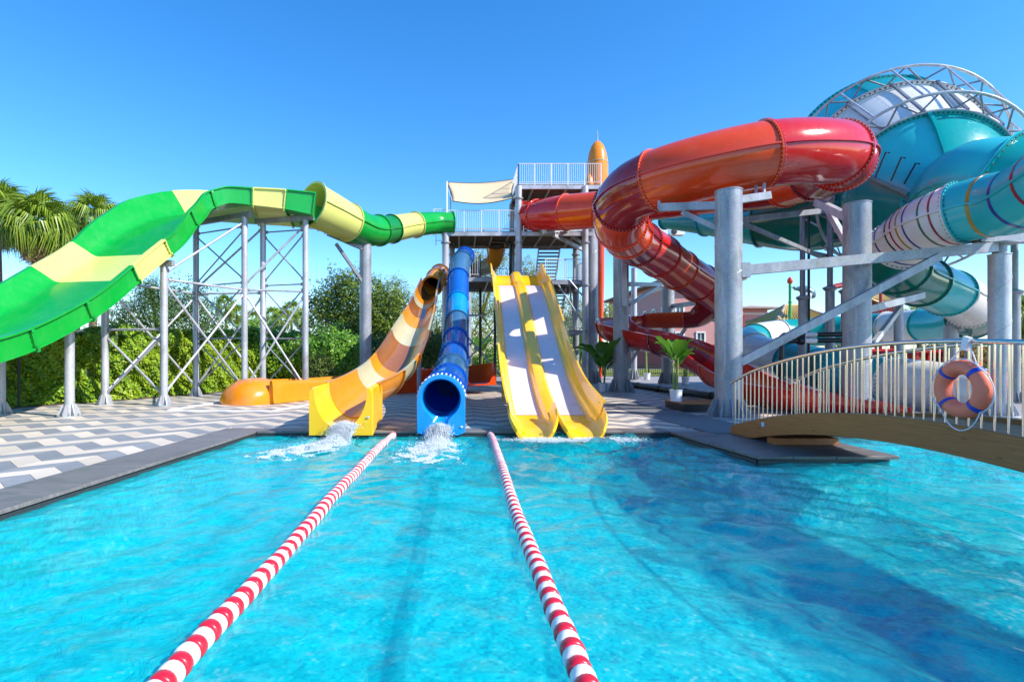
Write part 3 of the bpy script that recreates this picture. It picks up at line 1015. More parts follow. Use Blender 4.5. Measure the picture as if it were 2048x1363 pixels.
mb = MB()
rings = []
angs = [2 * math.pi * i / N - math.pi / 2 for i in range(N)]
corner = math.atan2(zb - zc, (xr - xl) / 2)
for d, f, kind in ((13.35, 1.0, 'out'), (12.5, 1.0, 'out'), (12.2, 1.0, 'out'), (12.13, 0.94, 'out'), (12.13, 0, 'in'), (12.25, 0, 'in2'), (13.35, 0, 'in2')):
    ring = []
    for a in angs:
        x, z = arch_pt(a)
        if kind == 'out':
            s = f if d > 12.15 else 0.965
            if d > 12.15 and d > 13: s = 0.93
            p = Vector((xc + (x - xc) * s, d, zc + (z - zc) * (s if math.sin(a) > 0 else 1)))
        else:
            r = ri + (0.03 if kind == 'in' else 0.0)
            zz = zc + r * math.sin(a)
            w_ = -math.pi / 2 - a
            w_ = abs((a + math.pi / 2 + math.pi) % (2 * math.pi) - math.pi)
            if w_ < 0.50 and d < 12.2: zz -= 0.28 * math.cos(w_ / 0.5 * math.pi / 2)      # the spout's notch
            p = Vector((xc + r * math.cos(a), d, zz))
        ring.append(p)
    rings.append(ring)
mb.loft(rings + [rings[0]], True, False)
o = mb.build('exit_housing', MAT['sky_blue_gel'], root)
mb = MB()
for d in (12.42, 12.62, 12.98, 13.2):
    for i in range(17):
        a = math.pi * (i + 0.5) / 17
        x, z = arch_pt(a)
        s = 1.005 if d < 13 else 0.945
        mb.ball((xc + (x - xc) * s, d, zc + (z - zc) * s), 0.022, 6)
mb.build('bolts', MAT['white_plastic'], o, 'stuff')
MB().ball((xr - 0.09, 12.12, 0.13), 0.035, 10, (1, 0.25, 0.8)).build('badge', MAT['badge'], root)

# ---- yellow double slide
root = thing('double_slide', (2.43, 12.5, 0), 'bright yellow twin-lane slide with pale pink lanes in the middle', 'water slide')
ys = np.array([(12.05, -0.075), (12.5, 0.06), (13.3, 0.20), (14.8, 0.47), (16.5, 0.94), (18.0, 1.55), (19.4, 2.2), (20.8, 2.88), (22.2, 3.55), (23.6, 4.2), (24.9, 4.72), (25.9, 5.0), (27.0, 5.15), (28.6, 5.85), (29.9, 6.0)])
Sy, ty_ = resample(spline([(0, y, z) for y, z in ys], 8), 0.3)
XC = 2.43


def dx_(y): return 2.17 + (y - 12.3) * 0.046


def dk_(y): return 0.89 + (y - 12.3) * 0.0105


half = [(0.0, 0.20), (0.06, 0.20), (0.15, 0.185), (0.21, 0.10), (0.235, 0.02), (0.28, 0.0), (0.93, 0.0), (0.985, 0.03), (1.02, 0.13), (1.07, 0.20), (1.12, 0.225), (1.16, 0.30), (1.19, 0.44), (1.215, 0.52), (1.27, 0.53)]
inner = [(-x, z) for x, z in reversed(half[1:])] + half


def double_ring(y, z, dz, wallk, thick=0.06):
    t = Vector((0, 1, dz)).normalized(); up = Vector((0, -t.z, t.y))
    ins = [Vector((dx_(y) + x * dk_(y), y, z)) + up * (h * (wallk if abs(x) > 1.1 else 1)) for x, h in inner]
    outs = [Vector((dx_(y) + x * dk_(y), y, z)) + up * (h * (wallk if abs(x) > 1.1 else 1) - (thick if abs(x) < 1.2 else 0.05)) for x, h in reversed(inner)]
    return ins + outs


dz_ = np.gradient(Sy[:, 2], Sy[:, 1])
yb = [12.75, 14.6, 18.2, 22.2, 26.2, 29.9]
for k in range(len(yb) - 1):
    sel = [j for j in range(len(Sy)) if yb[k] - 0.16 <= Sy[j, 1] <= yb[k + 1] + 0.16]
    rings = [double_ring(Sy[j, 1], Sy[j, 2] - 0.001 * (k % 2), dz_[j], 1.0 + (0.22 if Sy[j, 1] > 26.6 else 0.0) + 0.15 * max(0, (15.5 - Sy[j, 1]) / 3)) for j in sel]
    mb = MB().loft(rings, True, True)
    sec = mb.build('twin_section', MAT['yellow_gel'], root)
    if k:
        j = sel[0]
        for sgn in (1, -1):
            t = Vector((0, 1, dz_[j])).normalized(); up = Vector((0, -t.z, t.y))
            p = Vector((dx_(Sy[j, 1]) + sgn * 1.235 * dk_(Sy[j, 1]), Sy[j, 1] + 0.15, Sy[j, 2]))
            MB().bar(p + up * 0.5, p + up * 0.02, 0.05, 0.07).build('joint', MAT['yellow_gel'], sec)
for sgn in (-1, 1):
    sel = [j for j in range(len(Sy)) if 13.25 <= Sy[j, 1] <= 26.9]
    rings = []
    for j in sel:
        t = Vector((0, 1, dz_[j])).normalized(); up = Vector((0, -t.z, t.y))
        rings.append([Vector((dx_(Sy[j, 1]) + sgn * x * dk_(Sy[j, 1]), Sy[j, 1], Sy[j, 2])) + up * h for x, h in ((0.265, 0.005), (0.285, 0.007), (0.6, 0.0075), (0.925, 0.007), (0.945, 0.005))])
    MB().loft(rings, False, False).build('lane', MAT['lane_gel'], root)
    # exit scoop at the water
    rings = []
    for f in np.linspace(0, 1, 12):
        y = 13.0 - 1.28 * f
        z = 0.16 - 0.12 * f - 0.17 * f ** 3
        w = 0.565 + 0.05 * math.sin(f * math.pi * 0.8) - 0.17 * f ** 5
        hgt = 0.46 - 0.26 * f ** 2.6
        ring = []
        for i in range(17):
            a = math.pi + math.pi * i / 16
            c, s_ = math.cos(a), math.sin(a)
            ring.append(Vector((dx_(y) + sgn * 0.605 * 0.89 + 0.89 * w * math.copysign(abs(c) ** (0.75 + 0.3 * f), c), y, z + hgt * (1 - abs(s_) ** (0.8 + 0.3 * f)) + 0.04 * f ** 3 * c * c)))
        for i in range(17):
            a = 2 * math.pi - math.pi * i / 16
            c, s_ = math.cos(a), math.sin(a)
            ring.append(Vector((dx_(y) + sgn * 0.605 * 0.89 + 0.89 * (w + 0.035) * math.copysign(abs(c) ** (0.75 + 0.3 * f), c), y, z - 0.05 + hgt * (1 - abs(s_) ** (0.8 + 0.3 * f)) + 0.04 * f ** 3 * c * c)))
        rings.append(ring)
    MB().loft(rings, True, True).build('exit_scoop', MAT['yellow_gel'], root)
for y, z in ((17.5, 1.3), (21.5, 3.2), (25.5, 4.9)):
    for sgn in (-1, 1):
        MB().cyl((dx_(y) + sgn * 0.7, y, 0), (dx_(y) + sgn * 0.7, y, z - 0.1), 0.06).build('prop', MAT['steel'], root)

# ---- low orange run-out trough with a bullet nose
root = thing('runout_trough', gd(500, 812)[:], 'low orange run-out trough ending in a rounded bullet nose', 'water slide')
ro = [gd(507, 805, 0.02)[:] + (0.78, 0.80), gd(640, 792, 0.02)[:] + (0.72, 0.74), gd(730, 787, 0.02)[:] + (0.70, 0.85), gd(800, 783, 0.02)[:] + (0.7, 0.95), gd(880, 776, 0.1)[:] + (0.7, 1.0), gd(960, 770, 0.4)[:] + (0.7, 1.0)]


def trough_profile(row):
    w, h = row[3], row[4]
    ins = [(-w - 0.1, h), (-w, h), (-w * 0.93, h * 0.5), (-w * 0.8, 0.14), (-w * 0.55, 0.05), (w * 0.55, 0.05), (w * 0.8, 0.14), (w * 0.93, h * 0.5), (w, h), (w + 0.1, h)]
    outs = [(w + 0.12, h - 0.05), (w + 0.14, h * 0.7), (w + 0.16, 0.2), (w + 0.2, 0.0), (w * 0.4, 0.0), (-w * 0.4, 0.0), (-w - 0.2, 0.0), (-w - 0.16, 0.2), (-w - 0.14, h * 0.7), (-w - 0.12, h - 0.05)]
    return ins + outs


flume_run(root, ro, trough_profile, ['amber_gel', 'amber_gel', 'orange_red_gel', 'orange_red_gel', 'orange_red_gel'], step=3.4, name='trough_section', flange=0.0)
p0 = gd(507, 805); d0 = (gd(640, 792) - p0).normalized(); s0 = Vector((d0.y, -d0.x, 0))
rings = []
for f in np.linspace(0, 1, 12):
    back = 0.35 - 1.45 * f
    k = math.sqrt(max(0.0, 1 - (max(0, f - 0.24) / 0.76) ** 2))
    k = max(k, 0.02)
    w, h = 0.98 * (0.25 + 0.75 * k) if k > 0.05 else 0.2, 0.90 * (0.12 + 0.88 * k)
    rings.append([p0 + d0 * back + s0 * (w * math.cos(math.pi * i / 14)) + Vector((0, 0, h * math.sin(math.pi * i / 14) ** 0.72)) for i in range(15)])
mb = MB().loft(rings, False, False)
mb.add(rings[-1], [tuple(range(15))]); mb.add(rings[0], [tuple(reversed(range(15)))])
mb.build('bullet_nose', MAT['orange_gel'], root)
MB().ball(p0 - d0 * 0.55 - s0 * -0.62 + Vector((0, 0, 0.28)), 0.04, 8).build('badge', MAT['badge'], root)

# ---- red spiral slide: tube from the tower, a big loop in front, then an open flume back to the ground
root = thing('spiral_slide', at(1432, 834, 16.2)[:2] + (0,), 'glossy red and orange spiral tube slide looping high over the steel column', 'water slide')
rr = 0.93
red = [(1050, 432, 31.8, 0.80), (1085, 430, 30.8, 0.88), (1130, 425, 29.5, rr), (1200, 419, 28.2, rr), (1300, 402, 26.8, rr), (1430, 384, 25.0, rr), (1540, 371, 22.6, rr), (1622, 350, 20.2, rr), (1676, 328, 18.2, rr), (1678, 308, 16.9, rr),
       (1622, 303, 16.2, rr), (1530, 309, 15.9, rr), (1410, 334, 16.2, rr), (1315, 361, 16.9, rr), (1262, 386, 18.0, rr), (1240, 420, 19.2, rr), (1243, 452, 20.8, rr), (1268, 480, 22.8, rr), (1312, 507, 24.6, rr), (1358, 540, 26.3, rr), (1402, 568, 27.6, rr), (1440, 596, 28.8, rr)]
S_, t_, C_, T_, A_, B_, _ = tube_run(root, [at(a, b_, c)[:] + (d,) for a, b_, c, d in red], ['red_gel', 'red_gel', 'orange_red_gel', 'maroon_gel', 'red_gel', 'orange_red_gel', 'maroon_gel', 'orange_red_gel', 'maroon_gel', 'red_gel', 'red_gel', 'orange_red_gel', 'maroon_gel', 'orange_red_gel', 'orange_red_gel', 'maroon_gel', 'red_gel', 'orange_red_gel'],
         step=1.9, n=40, nb=52, bolt='white_plastic', bolt_size=0.016, flange=0.06,
         breaks=lambda L: [0, 0.9, 3.0, 5.2, 7.4, 9.6, 11.8, 14.0, 16.0, 18.2, 19.6, 22.3, 25.4, 27.4, 29.4, 31.0, 32.6, 34.6, 36.6, 38.6, L])
rf_ = [(1440, 626, 28.8, 0.85, 0.85), (1400, 652, 29.6, 0.85, 0.8), (1345, 655, 30.3, 0.85, 0.8), (1280, 658, 30.8, 0.85, 0.8), (1250, 664, 30.2, 0.85, 0.85), (1226, 672, 28.8, 0.85, 0.95), (1234, 686, 27.2, 0.85, 0.95), (1268, 696, 25.9, 0.85, 0.9), (1310, 704, 24.3, 0.85, 0.85),
       (1362, 722, 22.8, 0.85, 0.85), (1420, 757, 20.8, 0.85, 0.85), (1490, 800, 18.4, 0.85, 0.8), (1580, 823, 16.7, 0.85, 0.7), (1690, 829, 15.9, 0.82, 0.50), (1800, 833, 15.4, 0.8, 0.28)]
pts = []
for a, b_, c, w, h in rf_:
    p = at(a, b_, c); p.z = max(p.z, 0.05)
    pts.append(p[:] + (w, h))
flume_run(root, pts, u_profile, ['maroon_gel', 'orange_red_gel', 'red_gel', 'orange_red_gel', 'red_gel', 'red_gel', 'maroon_gel', 'red_gel', 'orange_red_gel', 'red_gel', 'maroon_gel', 'red_gel'], step=2.1, bolt='white_plastic')

# ---- teal and white striped slide winding down on the right
root = thing('striped_slide', at(1900, 800, 16)[:2] + (0,), 'white and turquoise tube slide with thin coloured rings winding down at the right', 'water slide')
w_ = 0.85
sp = [(15.9, -9.0, 8.5, w_), (15.4, -4.5, 8.2, w_), (14.8, 0.0, 7.8, w_), (14.1, 4.5, 7.35, w_), (13.5, 8.5, 6.75, w_), (13.8, 11.7, 6.12, w_)]
sq = [(2048, 395, 14.0), (1985, 410, 14.9), (1900, 432, 15.8), (1830, 466, 17.0), (1792, 505, 18.0), (1803, 545, 18.9), (1860, 571, 20.2), (1925, 600, 21.9), (1950, 628, 23.6), (1915, 646, 25.5), (1850, 650, 28.0), (1760, 656, 31.0), (1650, 663, 33.0), (1560, 668, 33.4),
      (1508, 678, 31.8), (1500, 694, 29.3), (1540, 712, 26.6), (1630, 733, 23.2), (1740, 757, 20.0), (1870, 776, 17.6), (1990, 798, 16.2)]
path = sp + [at(a, b_, c)[:] + (w_,) for a, b_, c in sq]
S0, t0 = resample(spline(path, 10), 0.22)


def arc_at(px, py, d):
    q = np.array(at(px, py, d)[:])
    return t0[int(np.argmin(np.linalg.norm(S0[:, :3] - q, axis=1)))]


marks = [arc_at(1925, 426, 15.5), arc_at(1800, 490, 17.6), arc_at(1800, 540, 18.8), arc_at(1842, 565, 19.8), arc_at(1895, 585, 21.0), arc_at(1942, 612, 22.6), arc_at(1940, 642, 24.4), arc_at(1850, 650, 28.0), arc_at(1775, 655, 30.5),
         arc_at(1650, 663, 33.0), arc_at(1560, 668, 33.4), arc_at(1508, 678, 31.8), arc_at(1510, 700, 28.4), arc_at(1590, 724, 24.7), arc_at(1680, 745, 21.6), arc_at(1785, 765, 19.0), arc_at(1900, 780, 17.3)]
S_, t_, C_, T_, A_, B_, secs = tube_run(root, path, ['aqua_gel'] * 4 + ['white_gel', 'sea_green_gel', 'sea_green_gel', 'aqua_gel', 'white_gel', 'sea_green_gel', 'aqua_gel', 'white_gel', 'teal_gel', 'teal_gel', 'white_gel', 'teal_gel', 'white_gel', 'teal_gel', 'aqua_gel', 'white_gel', 'white_gel'],
         n=36, nb=40, bolt='dark_bolt', flange=0.06, bolt_size=0.03, breaks=[0, 7.0, 14.0, 20.0] + marks + [t0[-1]])
# thin coloured rings laid round the white and the turquoise section
cs = [(math.cos(2 * math.pi * i / 36), math.sin(2 * math.pi * i / 36)) for i in range(36)]


def band(sec, s_at, mat, wdt=0.05):
    j = int(np.argmin(np.abs(t_ - s_at)))
    r0, r1 = w_ + 0.002, w_ + 0.012
    rings = []
    for dd, r in ((-wdt / 2, r0), (-wdt / 2, r1), (wdt / 2, r1), (wdt / 2, r0)):
        rings.append([C_[j] + T_[j] * dd + A_[j] * (r * c) + B_[j] * (r * s) for c, s in cs])
    MB().loft(rings + [rings[0]], True, False).build('colour_ring', MAT[mat], sec)


wa, wb = marks[0], marks[1]
for i, mname in enumerate(('ring_red', 'ring_green', 'ring_navy', 'ring_gold', 'ring_red', 'ring_black', 'ring_navy')):
    band(secs[4], wa + (wb - wa) * (0.09 + 0.132 * i), mname)
for i, mname in enumerate(('ring_gold', 'ring_navy', 'ring_red')):
    band(secs[3], wa - 0.75 - 0.95 * i, mname, 0.09)

# ---- giant teal bowl with its white band and pipe trusses
root = thing('bowl_slide', at(1800, 800, 22)[:2] + (0,), 'giant teal funnel slide with a white band inside curved steel trusses', 'water slide')
ax = [at(1745, 316, 27.0)[:] + (4.0,), at(1842, 380, 21.6)[:] + (3.0,)]
# keep one straight axis so that the bowl is truly round
axis = Vector((np.array(ax[-1][:3]) - np.array(ax[0][:3])).tolist()).normalized()
u1 = axis.cross(Vector((0, 0, 1))).normalized(); u2 = u1.cross(axis).normalized()
BK = 0.84
P0 = Vector(ax[0][:3]); L0 = (Vector(ax[-1][:3]) - P0).length


def bowl_pt(s, r, a):
    r *= BK
    return P0 + axis * s + u1 * (r * math.cos(a)) + u2 * (r * math.sin(a))


def bowl_shell(profile, a0, a1, name, mat, n=40, thick=0.05, ribs=True):
    angs_ = [a0 + (a1 - a0) * i / n for i in range(n + 1)]
    rings = []
    for a in angs_:
        o_ = [bowl_pt(s, r, a) for s, r in profile]
        i_ = [bowl_pt(s, r - thick, a) for s, r in reversed(profile)]
        rings.append(o_ + i_)
    return MB().loft(rings, True, True).build(name, MAT[mat], root)


def rib_along(profile, a, mat, parent, h=0.16, w=0.08):
    rings = []
    tang = (u2 * math.cos(a) - u1 * math.sin(a)) * (w / 2)
    for s, r in profile:
        p, q = bowl_pt(s, r - 0.01, a), bowl_pt(s, r + h, a)
        rings.append([p - tang, q - tang, q + tang, p + tang])
    MB().loft(rings, True, True, smooth=False).build('rib', MAT[mat], parent)


def rib_round(s, r, a0, a1, mat, parent, h=0.14, w=0.06, n=60):
    rings = []
    for i in range(n + 1):
        a = a0 + (a1 - a0) * i / n
        rings.append([bowl_pt(s - w / 2, r - 0.01, a), bowl_pt(s - w / 2, r + h, a), bowl_pt(s + w / 2, r + h, a), bowl_pt(s + w / 2, r - 0.01, a)])
    MB().loft(rings, True, True, smooth=False).build('rib', MAT[mat], parent)
    bb = MB()
    for i in range(n * 2):
        bb.box(bowl_pt(s + w / 2 + 0.01, r + h * 0.5, a0 + (a1 - a0) * (i + 0.5) / (2 * n)), (0.05,) * 3)
    bb.build('bolts', MAT['dark_bolt'], parent, 'stuff', fix=False)


TW = 2 * math.pi
s_w = L0 * 0.40
backp = [(s, 4.22 - 0.02 * s * s) for s in np.linspace(-0.5, s_w - 0.03, 9)]
whitep = [(s, 4.08 - (0.80 * ((s - s_w) / (L0 - s_w)) ** 1.3)) for s in np.linspace(s_w + 0.03, L0 - 0.04, 9)]
conep = [(L0, 3.26), (L0 + 0.45, 3.08), (L0 + 1.0, 2.74), (L0 + 1.6, 2.25), (L0 + 2.1, 1.80), (L0 + 2.45, 1.52), (L0 + 2.6, 1.46)]
nb_ = 10
for i in range(nb_):
    a0, a1 = TW * i / nb_, TW * (i + 1) / nb_
    sec = bowl_shell(backp, a0 + 0.002, a1 - 0.002, 'back_panel', ('teal_gel', 'aqua_gel')[i % 2], 8)
    rib_along(backp, a0, 'teal_gel', sec)
    sec = bowl_shell(whitep, a0 + 0.002, a1 - 0.002, 'white_panel', 'white_gel', 8)
    if i % 2: rib_along(whitep, a0, 'white_gel', sec, 0.10, 0.06)
for i in range(6):
    a0, a1 = TW * i / 6 + 0.45, TW * (i + 1) / 6 + 0.45
    sec = bowl_shell(conep, a0 + 0.002, a1 - 0.002, 'funnel_panel', ('aqua_gel', 'teal_gel', 'teal_gel')[i % 3], 14)
    rib_along(conep, a0, 'teal_gel', sec, 0.2, 0.12)
sec0 = sec
rib_round(-0.5, 4.21, 0, TW, 'aqua_gel', sec0); rib_round(s_w, 4.11, 0, TW, 'white_gel', sec0); rib_round(L0 - 0.02, 3.27, 0, TW, 'teal_gel', sec0, 0.16)
# outlet tube leaving to the right
ot = [bowl_pt(L0 + 2.5, 0, 0)[:] + (1.46 * BK,), at(1945, 372, 18.2)[:] + (1.42,), at(2015, 380, 17.5)[:] + (1.62,), at(2110, 378, 17.2)[:] + (1.62,), at(2220, 372, 17.0)[:] + (1.62,), at(2400, 360, 17.0)[:] + (1.62,)]
tube_run(root, ot, ['aqua_gel', 'teal_gel', 'aqua_gel', 'white_gel'], step=1.9, breaks=lambda L: [0, 1.95, 4.0, 5.6, L], n=40, nb=44, bolt='dark_bolt', bolt_size=0.04, flange=0.16)
# inlet flume widening towards the bowl from the tower side
it = [at(1330, 441, 33.0)[:] + (0.45,), at(1420, 441, 30.0)[:] + (0.8,), at(1500, 440, 28.0)[:] + (1.2,), at(1600, 428, 26.4)[:] + (1.8,), at(1665, 400, 25.6)[:] + (2.4,)]
tube_run(root, it, ['teal_gel', 'aqua_gel', 'sea_green_gel', 'teal_gel'], step=3.0, n=36, nb=30, bolt='dark_bolt', flange=0.1)
# nozzles on the funnel: three thin pipes
for (x0, y0), (x1, y1) in (((1750, 356), (1772, 304)), ((1782, 362), (1803, 314)), ((1808, 368), (1832, 326))):
    d = 19.4
    MB().pipe([at(x0, y0, d + 0.3), at(x1, y1, d + 0.1), at(x1 + 7, y1 + 2, d)], 0.03, 8).build('spray_nozzle', MAT['black_plastic'], root)
# trusses: inner and outer pipe arcs with zigzag webs at both edges of the white band
for s, r in ((s_w, 4.26), (L0 - 0.02, 3.46)):
    arc = lambda rr_, k=64, a0=0.0, a1=2 * math.pi: [bowl_pt(s, rr_, a0 + (a1 - a0) * i / k) for i in range(k + 1)]
    MB().pipe(arc(r), 0.045, 8).build('truss_chord', MAT['steel_pale'], root)
    MB().pipe(arc(r + 0.7), 0.058, 8).build('truss_chord', MAT['steel_pale'], root)
    k = 36
    for i in range(k):
        a0, a1 = TW * i / k, TW * (i + 1) / k
        ra, rb = (r, r + 0.7) if i % 2 == 0 else (r + 0.7, r)
        MB().cyl(bowl_pt(s, ra, a0), bowl_pt(s, rb, a1), 0.035, n=6).build('truss_web', MAT['steel_dark'], root)
for i in range(14):
    a = 0.1 + i * 0.449
    MB().bar(bowl_pt(s_w, 4.3, a), bowl_pt(L0, 3.5, a), 0.09, 0.09).build('truss_tie', MAT['steel_dark'], root)
    MB().cyl(bowl_pt(s_w, 4.96, a), bowl_pt(L0, 4.16, a), 0.04, n=6).build('truss_tie', MAT['steel_pale'], root)

# ------------------------------------------------------------------ steel columns
def column(base, top, dia, label, mat='steel', gus=12, skirt=0.5, name='steel_pylon', spread=1.6, cap=True, group=None):
    x, y = base.x, base.y
    root = thing(name, (x, y, 0), label, 'column', group)
    r = dia / 2
    MB().cyl((x, y, 0.03), (x, y, top), r, n=28).build('shaft', MAT[mat], root)
    MB().lathe((x, y, 0), [(r * spread + 0.03, 0.0), (r * spread + 0.03, 0.035)], 24).build('base_plate', MAT[mat], root)
    for i in range(gus):
        a = 2 * math.pi * (i + 0.5) / gus
        c, s = math.cos(a), math.sin(a)
        t = Vector((-s, c, 0)) * 0.012
        p = [Vector((x + c * r * 0.98, y + s * r * 0.98, 0.036)), Vector((x + c * r * spread, y + s * r * spread, 0.036)), Vector((x + c * r * spread, y + s * r * spread, 0.036 + skirt * 0.16)), Vector((x + c * (r + 0.03), y + s * (r + 0.03), skirt)), Vector((x + c * r * 0.98, y + s * r * 0.98, skirt))]
        MB().add([q + t for q in p] + [q - t for q in p], [(0, 1, 2, 3, 4), (9, 8, 7, 6, 5)] + [(i_, 5 + i_, 5 + (i_ + 1) % 5, (i_ + 1) % 5) for i_ in range(5)]).build('gusset', MAT[mat], root)
    bb = MB()
    for i in range(gus):
        a = 2 * math.pi * i / gus
        bb.cyl((x + math.cos(a) * r * (spread - 0.18), y + math.sin(a) * r * (spread - 0.18), 0.03), (x + math.cos(a) * r * (spread - 0.18), y + math.sin(a) * r * (spread - 0.18), 0.09), 0.018, n=6)
    bb.build('bolts', MAT['steel_dark'], root, 'stuff', fix=False)
    if dia >= 0.5:
        # the spiral weld of the tube
        turns = top / 1.35
        k_ = int(turns * 22)
        MB().pipe([(x + math.cos(i * turns * 2 * math.pi / k_) * r, y + math.sin(i * turns * 2 * math.pi / k_) * r, skirt + (top - skirt - 0.05) * i / k_) for i in range(k_ + 1)], 0.011, 5).build('weld_seam', MAT['steel_pale'], root)
    if cap:
        MB().lathe((x, y, 0), [(r + 0.015, top - 0.02), (r + 0.015, top + 0.006)], 24).build('cap', MAT[mat], root)
    return root


cA = column(gd(1457, 834), 6.25, 0.70, 'thick grey steel column beside the footbridge carrying the red loop', skirt=0.52)
MB().bar(at(1440, 411, 15.25), at(1320, 415, 16.3), 0.16, 0.22).build('arm', MAT['steel'], cA)
MB().bar(at(1437, 458, 15.25), at(1365, 424, 15.9), 0.10, 0.14).build('strut', MAT['steel'], cA)
MB().bar(at(1474, 400, 15.1), at(1538, 391, 15.4), 0.18, 0.20).build('arm', MAT['steel'], cA)
for px, py, d in ((1318, 400, 16.3), (1512, 375, 15.6), (1528, 372, 15.5)):
    MB().cyl(at(px, py + 18, d), at(px, py - 10, d + 0.15), 0.045, n=8).build('hanger', MAT['steel_pale'], cA)
MB().bar(at(1482, 541, 15.1), at(1990, 494, 15.4), 0.20, 0.27).build('long_beam', MAT['steel'], cA)
MB().bar(at(1480, 724, 15.05), at(1878, 513, 15.25), 0.16, 0.21).build('strut', MAT['steel'], cA)
MB().box(at(1487, 541, 15.08), (0.24, 0.3, 0.4)).build('bracket', MAT['steel'], cA)
cB = column(gd(1242, 784), 6.3, 0.70, 'grey steel column behind the yellow slides holding the spiral drop', skirt=0.62, spread=1.75)
MB().bar(at(1248, 505, 25.1), at(1248, 612, 25.15), 0.22, 0.16, up=(0, 1, 0)).build('hanger', MAT['steel_pale'], cB)
MB().bar(at(1256, 568, 25.6), at(1330, 569, 33.0), 0.16, 0.2).build('arm', MAT['steel'], cB)
MB().bar(at(1258, 610, 25.6), at(1318, 572, 31.5), 0.12, 0.15).build('strut', MAT['steel'], cB)
MB().bar(at(1256, 700, 25.6), at(1300, 691, 25.4), 0.14, 0.2).build('arm', MAT['steel'], cB)
MB().bar(at(1255, 735, 25.6), at(1278, 697, 25.5), 0.10, 0.14).build('strut', MAT['steel'], cB)
cC = column(gd(1183, 767), 9.65, 0.74, 'tall weathered steel column right of the stair tower', skirt=0.8)
MB().cyl(at(1170.5, 470, 33.0), at(1170.5, 764, 33.0), 0.05, n=8).build('drain_pipe', MAT['black_plastic'], cC)
for a, b_ in (((1108, 470), (1168, 500)), ((1130, 458), (1170, 492))):
    MB().bar(at(*a, 31.0), at(*b_, 33.0), 0.16, 0.2).build('arm', MAT['steel_pale'], cC)
MB().bar(at(1088, 461, 30.4), at(1172, 455, 33.2), 0.3, 0.34).build('saddle_beam', MAT['steel_pale'], cC)
cE = column(gd(1336, 767), 6.05, 0.72, 'dark grey column behind the potted banana plants', skirt=0.7)
MB().bar(at(1345, 612, 33.2), at(1418, 602, 29.0), 0.2, 0.24).build('arm', MAT['steel'], cE)
MB().bar(at(1347, 690, 33.2), at(1405, 608, 29.8), 0.12, 0.18).build('strut', MAT['steel'], cE)
MB().bar(at(1348, 636, 33.0), at(1430, 640, 30.0), 0.12, 0.16).build('arm', MAT['steel'], cE)
MB().bar(at(1300, 665, 31.2), at(1335, 622, 33.2), 0.1, 0.14).build('strut', MAT['steel'], cE)
cD = column(gd(1268, 759), 7.9, 0.40, 'slim pale column beyond the potted plants', 'steel_pale', 10, 0.7, spread=2.2)
cF = column(Vector(((1714 - PX) * 16.0 / FOC, 16.0, 0)), 6.12, 0.70, 'thick rust-shaded column below the teal funnel', skirt=0.5)
MB().bar(at(1634, 404, 17.6), at(1706, 440, 16.0), 0.2, 0.22).build('arm', MAT['steel_pale'], cF)
MB().bar(at(1656, 420, 17.3), at(1712, 520, 16.0), 0.13, 0.17).build('strut', MAT['steel_pale'], cF)
MB().bar(at(1722, 622, 16.0), at(1845, 590, 18.4), 0.16, 0.2).build('arm', MAT['steel'], cF)
MB().bar(at(1744, 690, 17.2), at(1800, 616, 19.2), 0.12, 0.16).build('strut', MAT['steel_pale'], cF)
cG = column(Vector(((1999 - PX) * 15.5 / FOC, 15.5, 0)), 4.55, 0.50, 'smooth grey column at the right end of the long beam', 'steel_pale', 10, 0.4)
MB().lathe((cG.location.x, 15.5, 0), [(0.16, 4.55), (0.16, 4.82), (0.42, 4.83), (0.42, 4.87)], 18).build('neck', MAT['steel'], cG)
MB().box((cG.location.x + 0.3, 15.5, 5.0), (1.9, 0.3, 0.24)).build('head_beam', MAT['steel'], cG)
cK = column(Vector(((731 - PX) * 26.3 / FOC, 26.3, 0)), 7.0, 0.56, 'grey column under the green tube in front of the round tree', 'steel', 12, 0.6)
MB().bar(at(728, 497, 26.2), at(655, 466, 25.0), 0.16, 0.2).build('arm', MAT['steel'], cK)
MB().bar(at(724, 562, 26.1), at(672, 487, 25.2), 0.10, 0.14).build('strut', MAT['steel_dark'], cK)
for px, py, d in ((650, 463, 24.6), (662, 463, 24.6), (726, 487, 26.4), (737, 487, 26.4)):
    MB().cyl(at(px, py + 5, d), at(px, py - 12, d), 0.035, n=8).build('hanger', MAT['steel_pale'], cK)
# posts under the bowl: a thick foot, a flange, a thinner upper length, black hoses beside them
for (px, py, d, dia, ztop), lab in zip(((1605, 596, 22.0, 0.30, 7.4), (1660, 577, 22.0, 0.33, 7.6), (1690, 583, 22.6, 0.30, 7.9), (2029, 585, 20.0, 0.34, 7.2)),
        ('slim stepped post with a black hose left of the teal funnel', 'slim stepped post with a wide flange below the teal funnel', 'slim stepped post half hidden behind the thick rust-shaded column', 'greenish stepped post at the right edge behind the bridge')):
    z = EYE - (py - PY) * d / FOC
    x = (px - PX) * d / FOC
    root = column(Vector((x, d, 0)), z, dia, lab, 'steel', 8, 0.4, 'stepped_post', 1.9, False)
    MB().lathe((x, d, 0), [(dia / 2, z - 0.1), (dia * 0.78, z), (dia * 0.78, z + 0.05), (dia * 0.3, z + 0.12)], 12).build('flange', MAT['steel'], root)
    MB().cyl((x, d, z), (x, d, ztop), dia * 0.32, n=12).build('upper_post', MAT['steel_dark' if px < 2000 else 'steel'], root)
    if px != 1660 and px < 2000:
        MB().cyl((x + dia * 0.62, d - 0.1, 1.2), (x + dia * 0.62, d - 0.1, ztop), 0.05, n=8).build('hose', MAT['black_plastic'], root)
root = thing('brace_set', at(1570, 430, 20)[:2] + (0,), 'thin pinkish bracing bars between the columns behind the red loop', 'bracing')
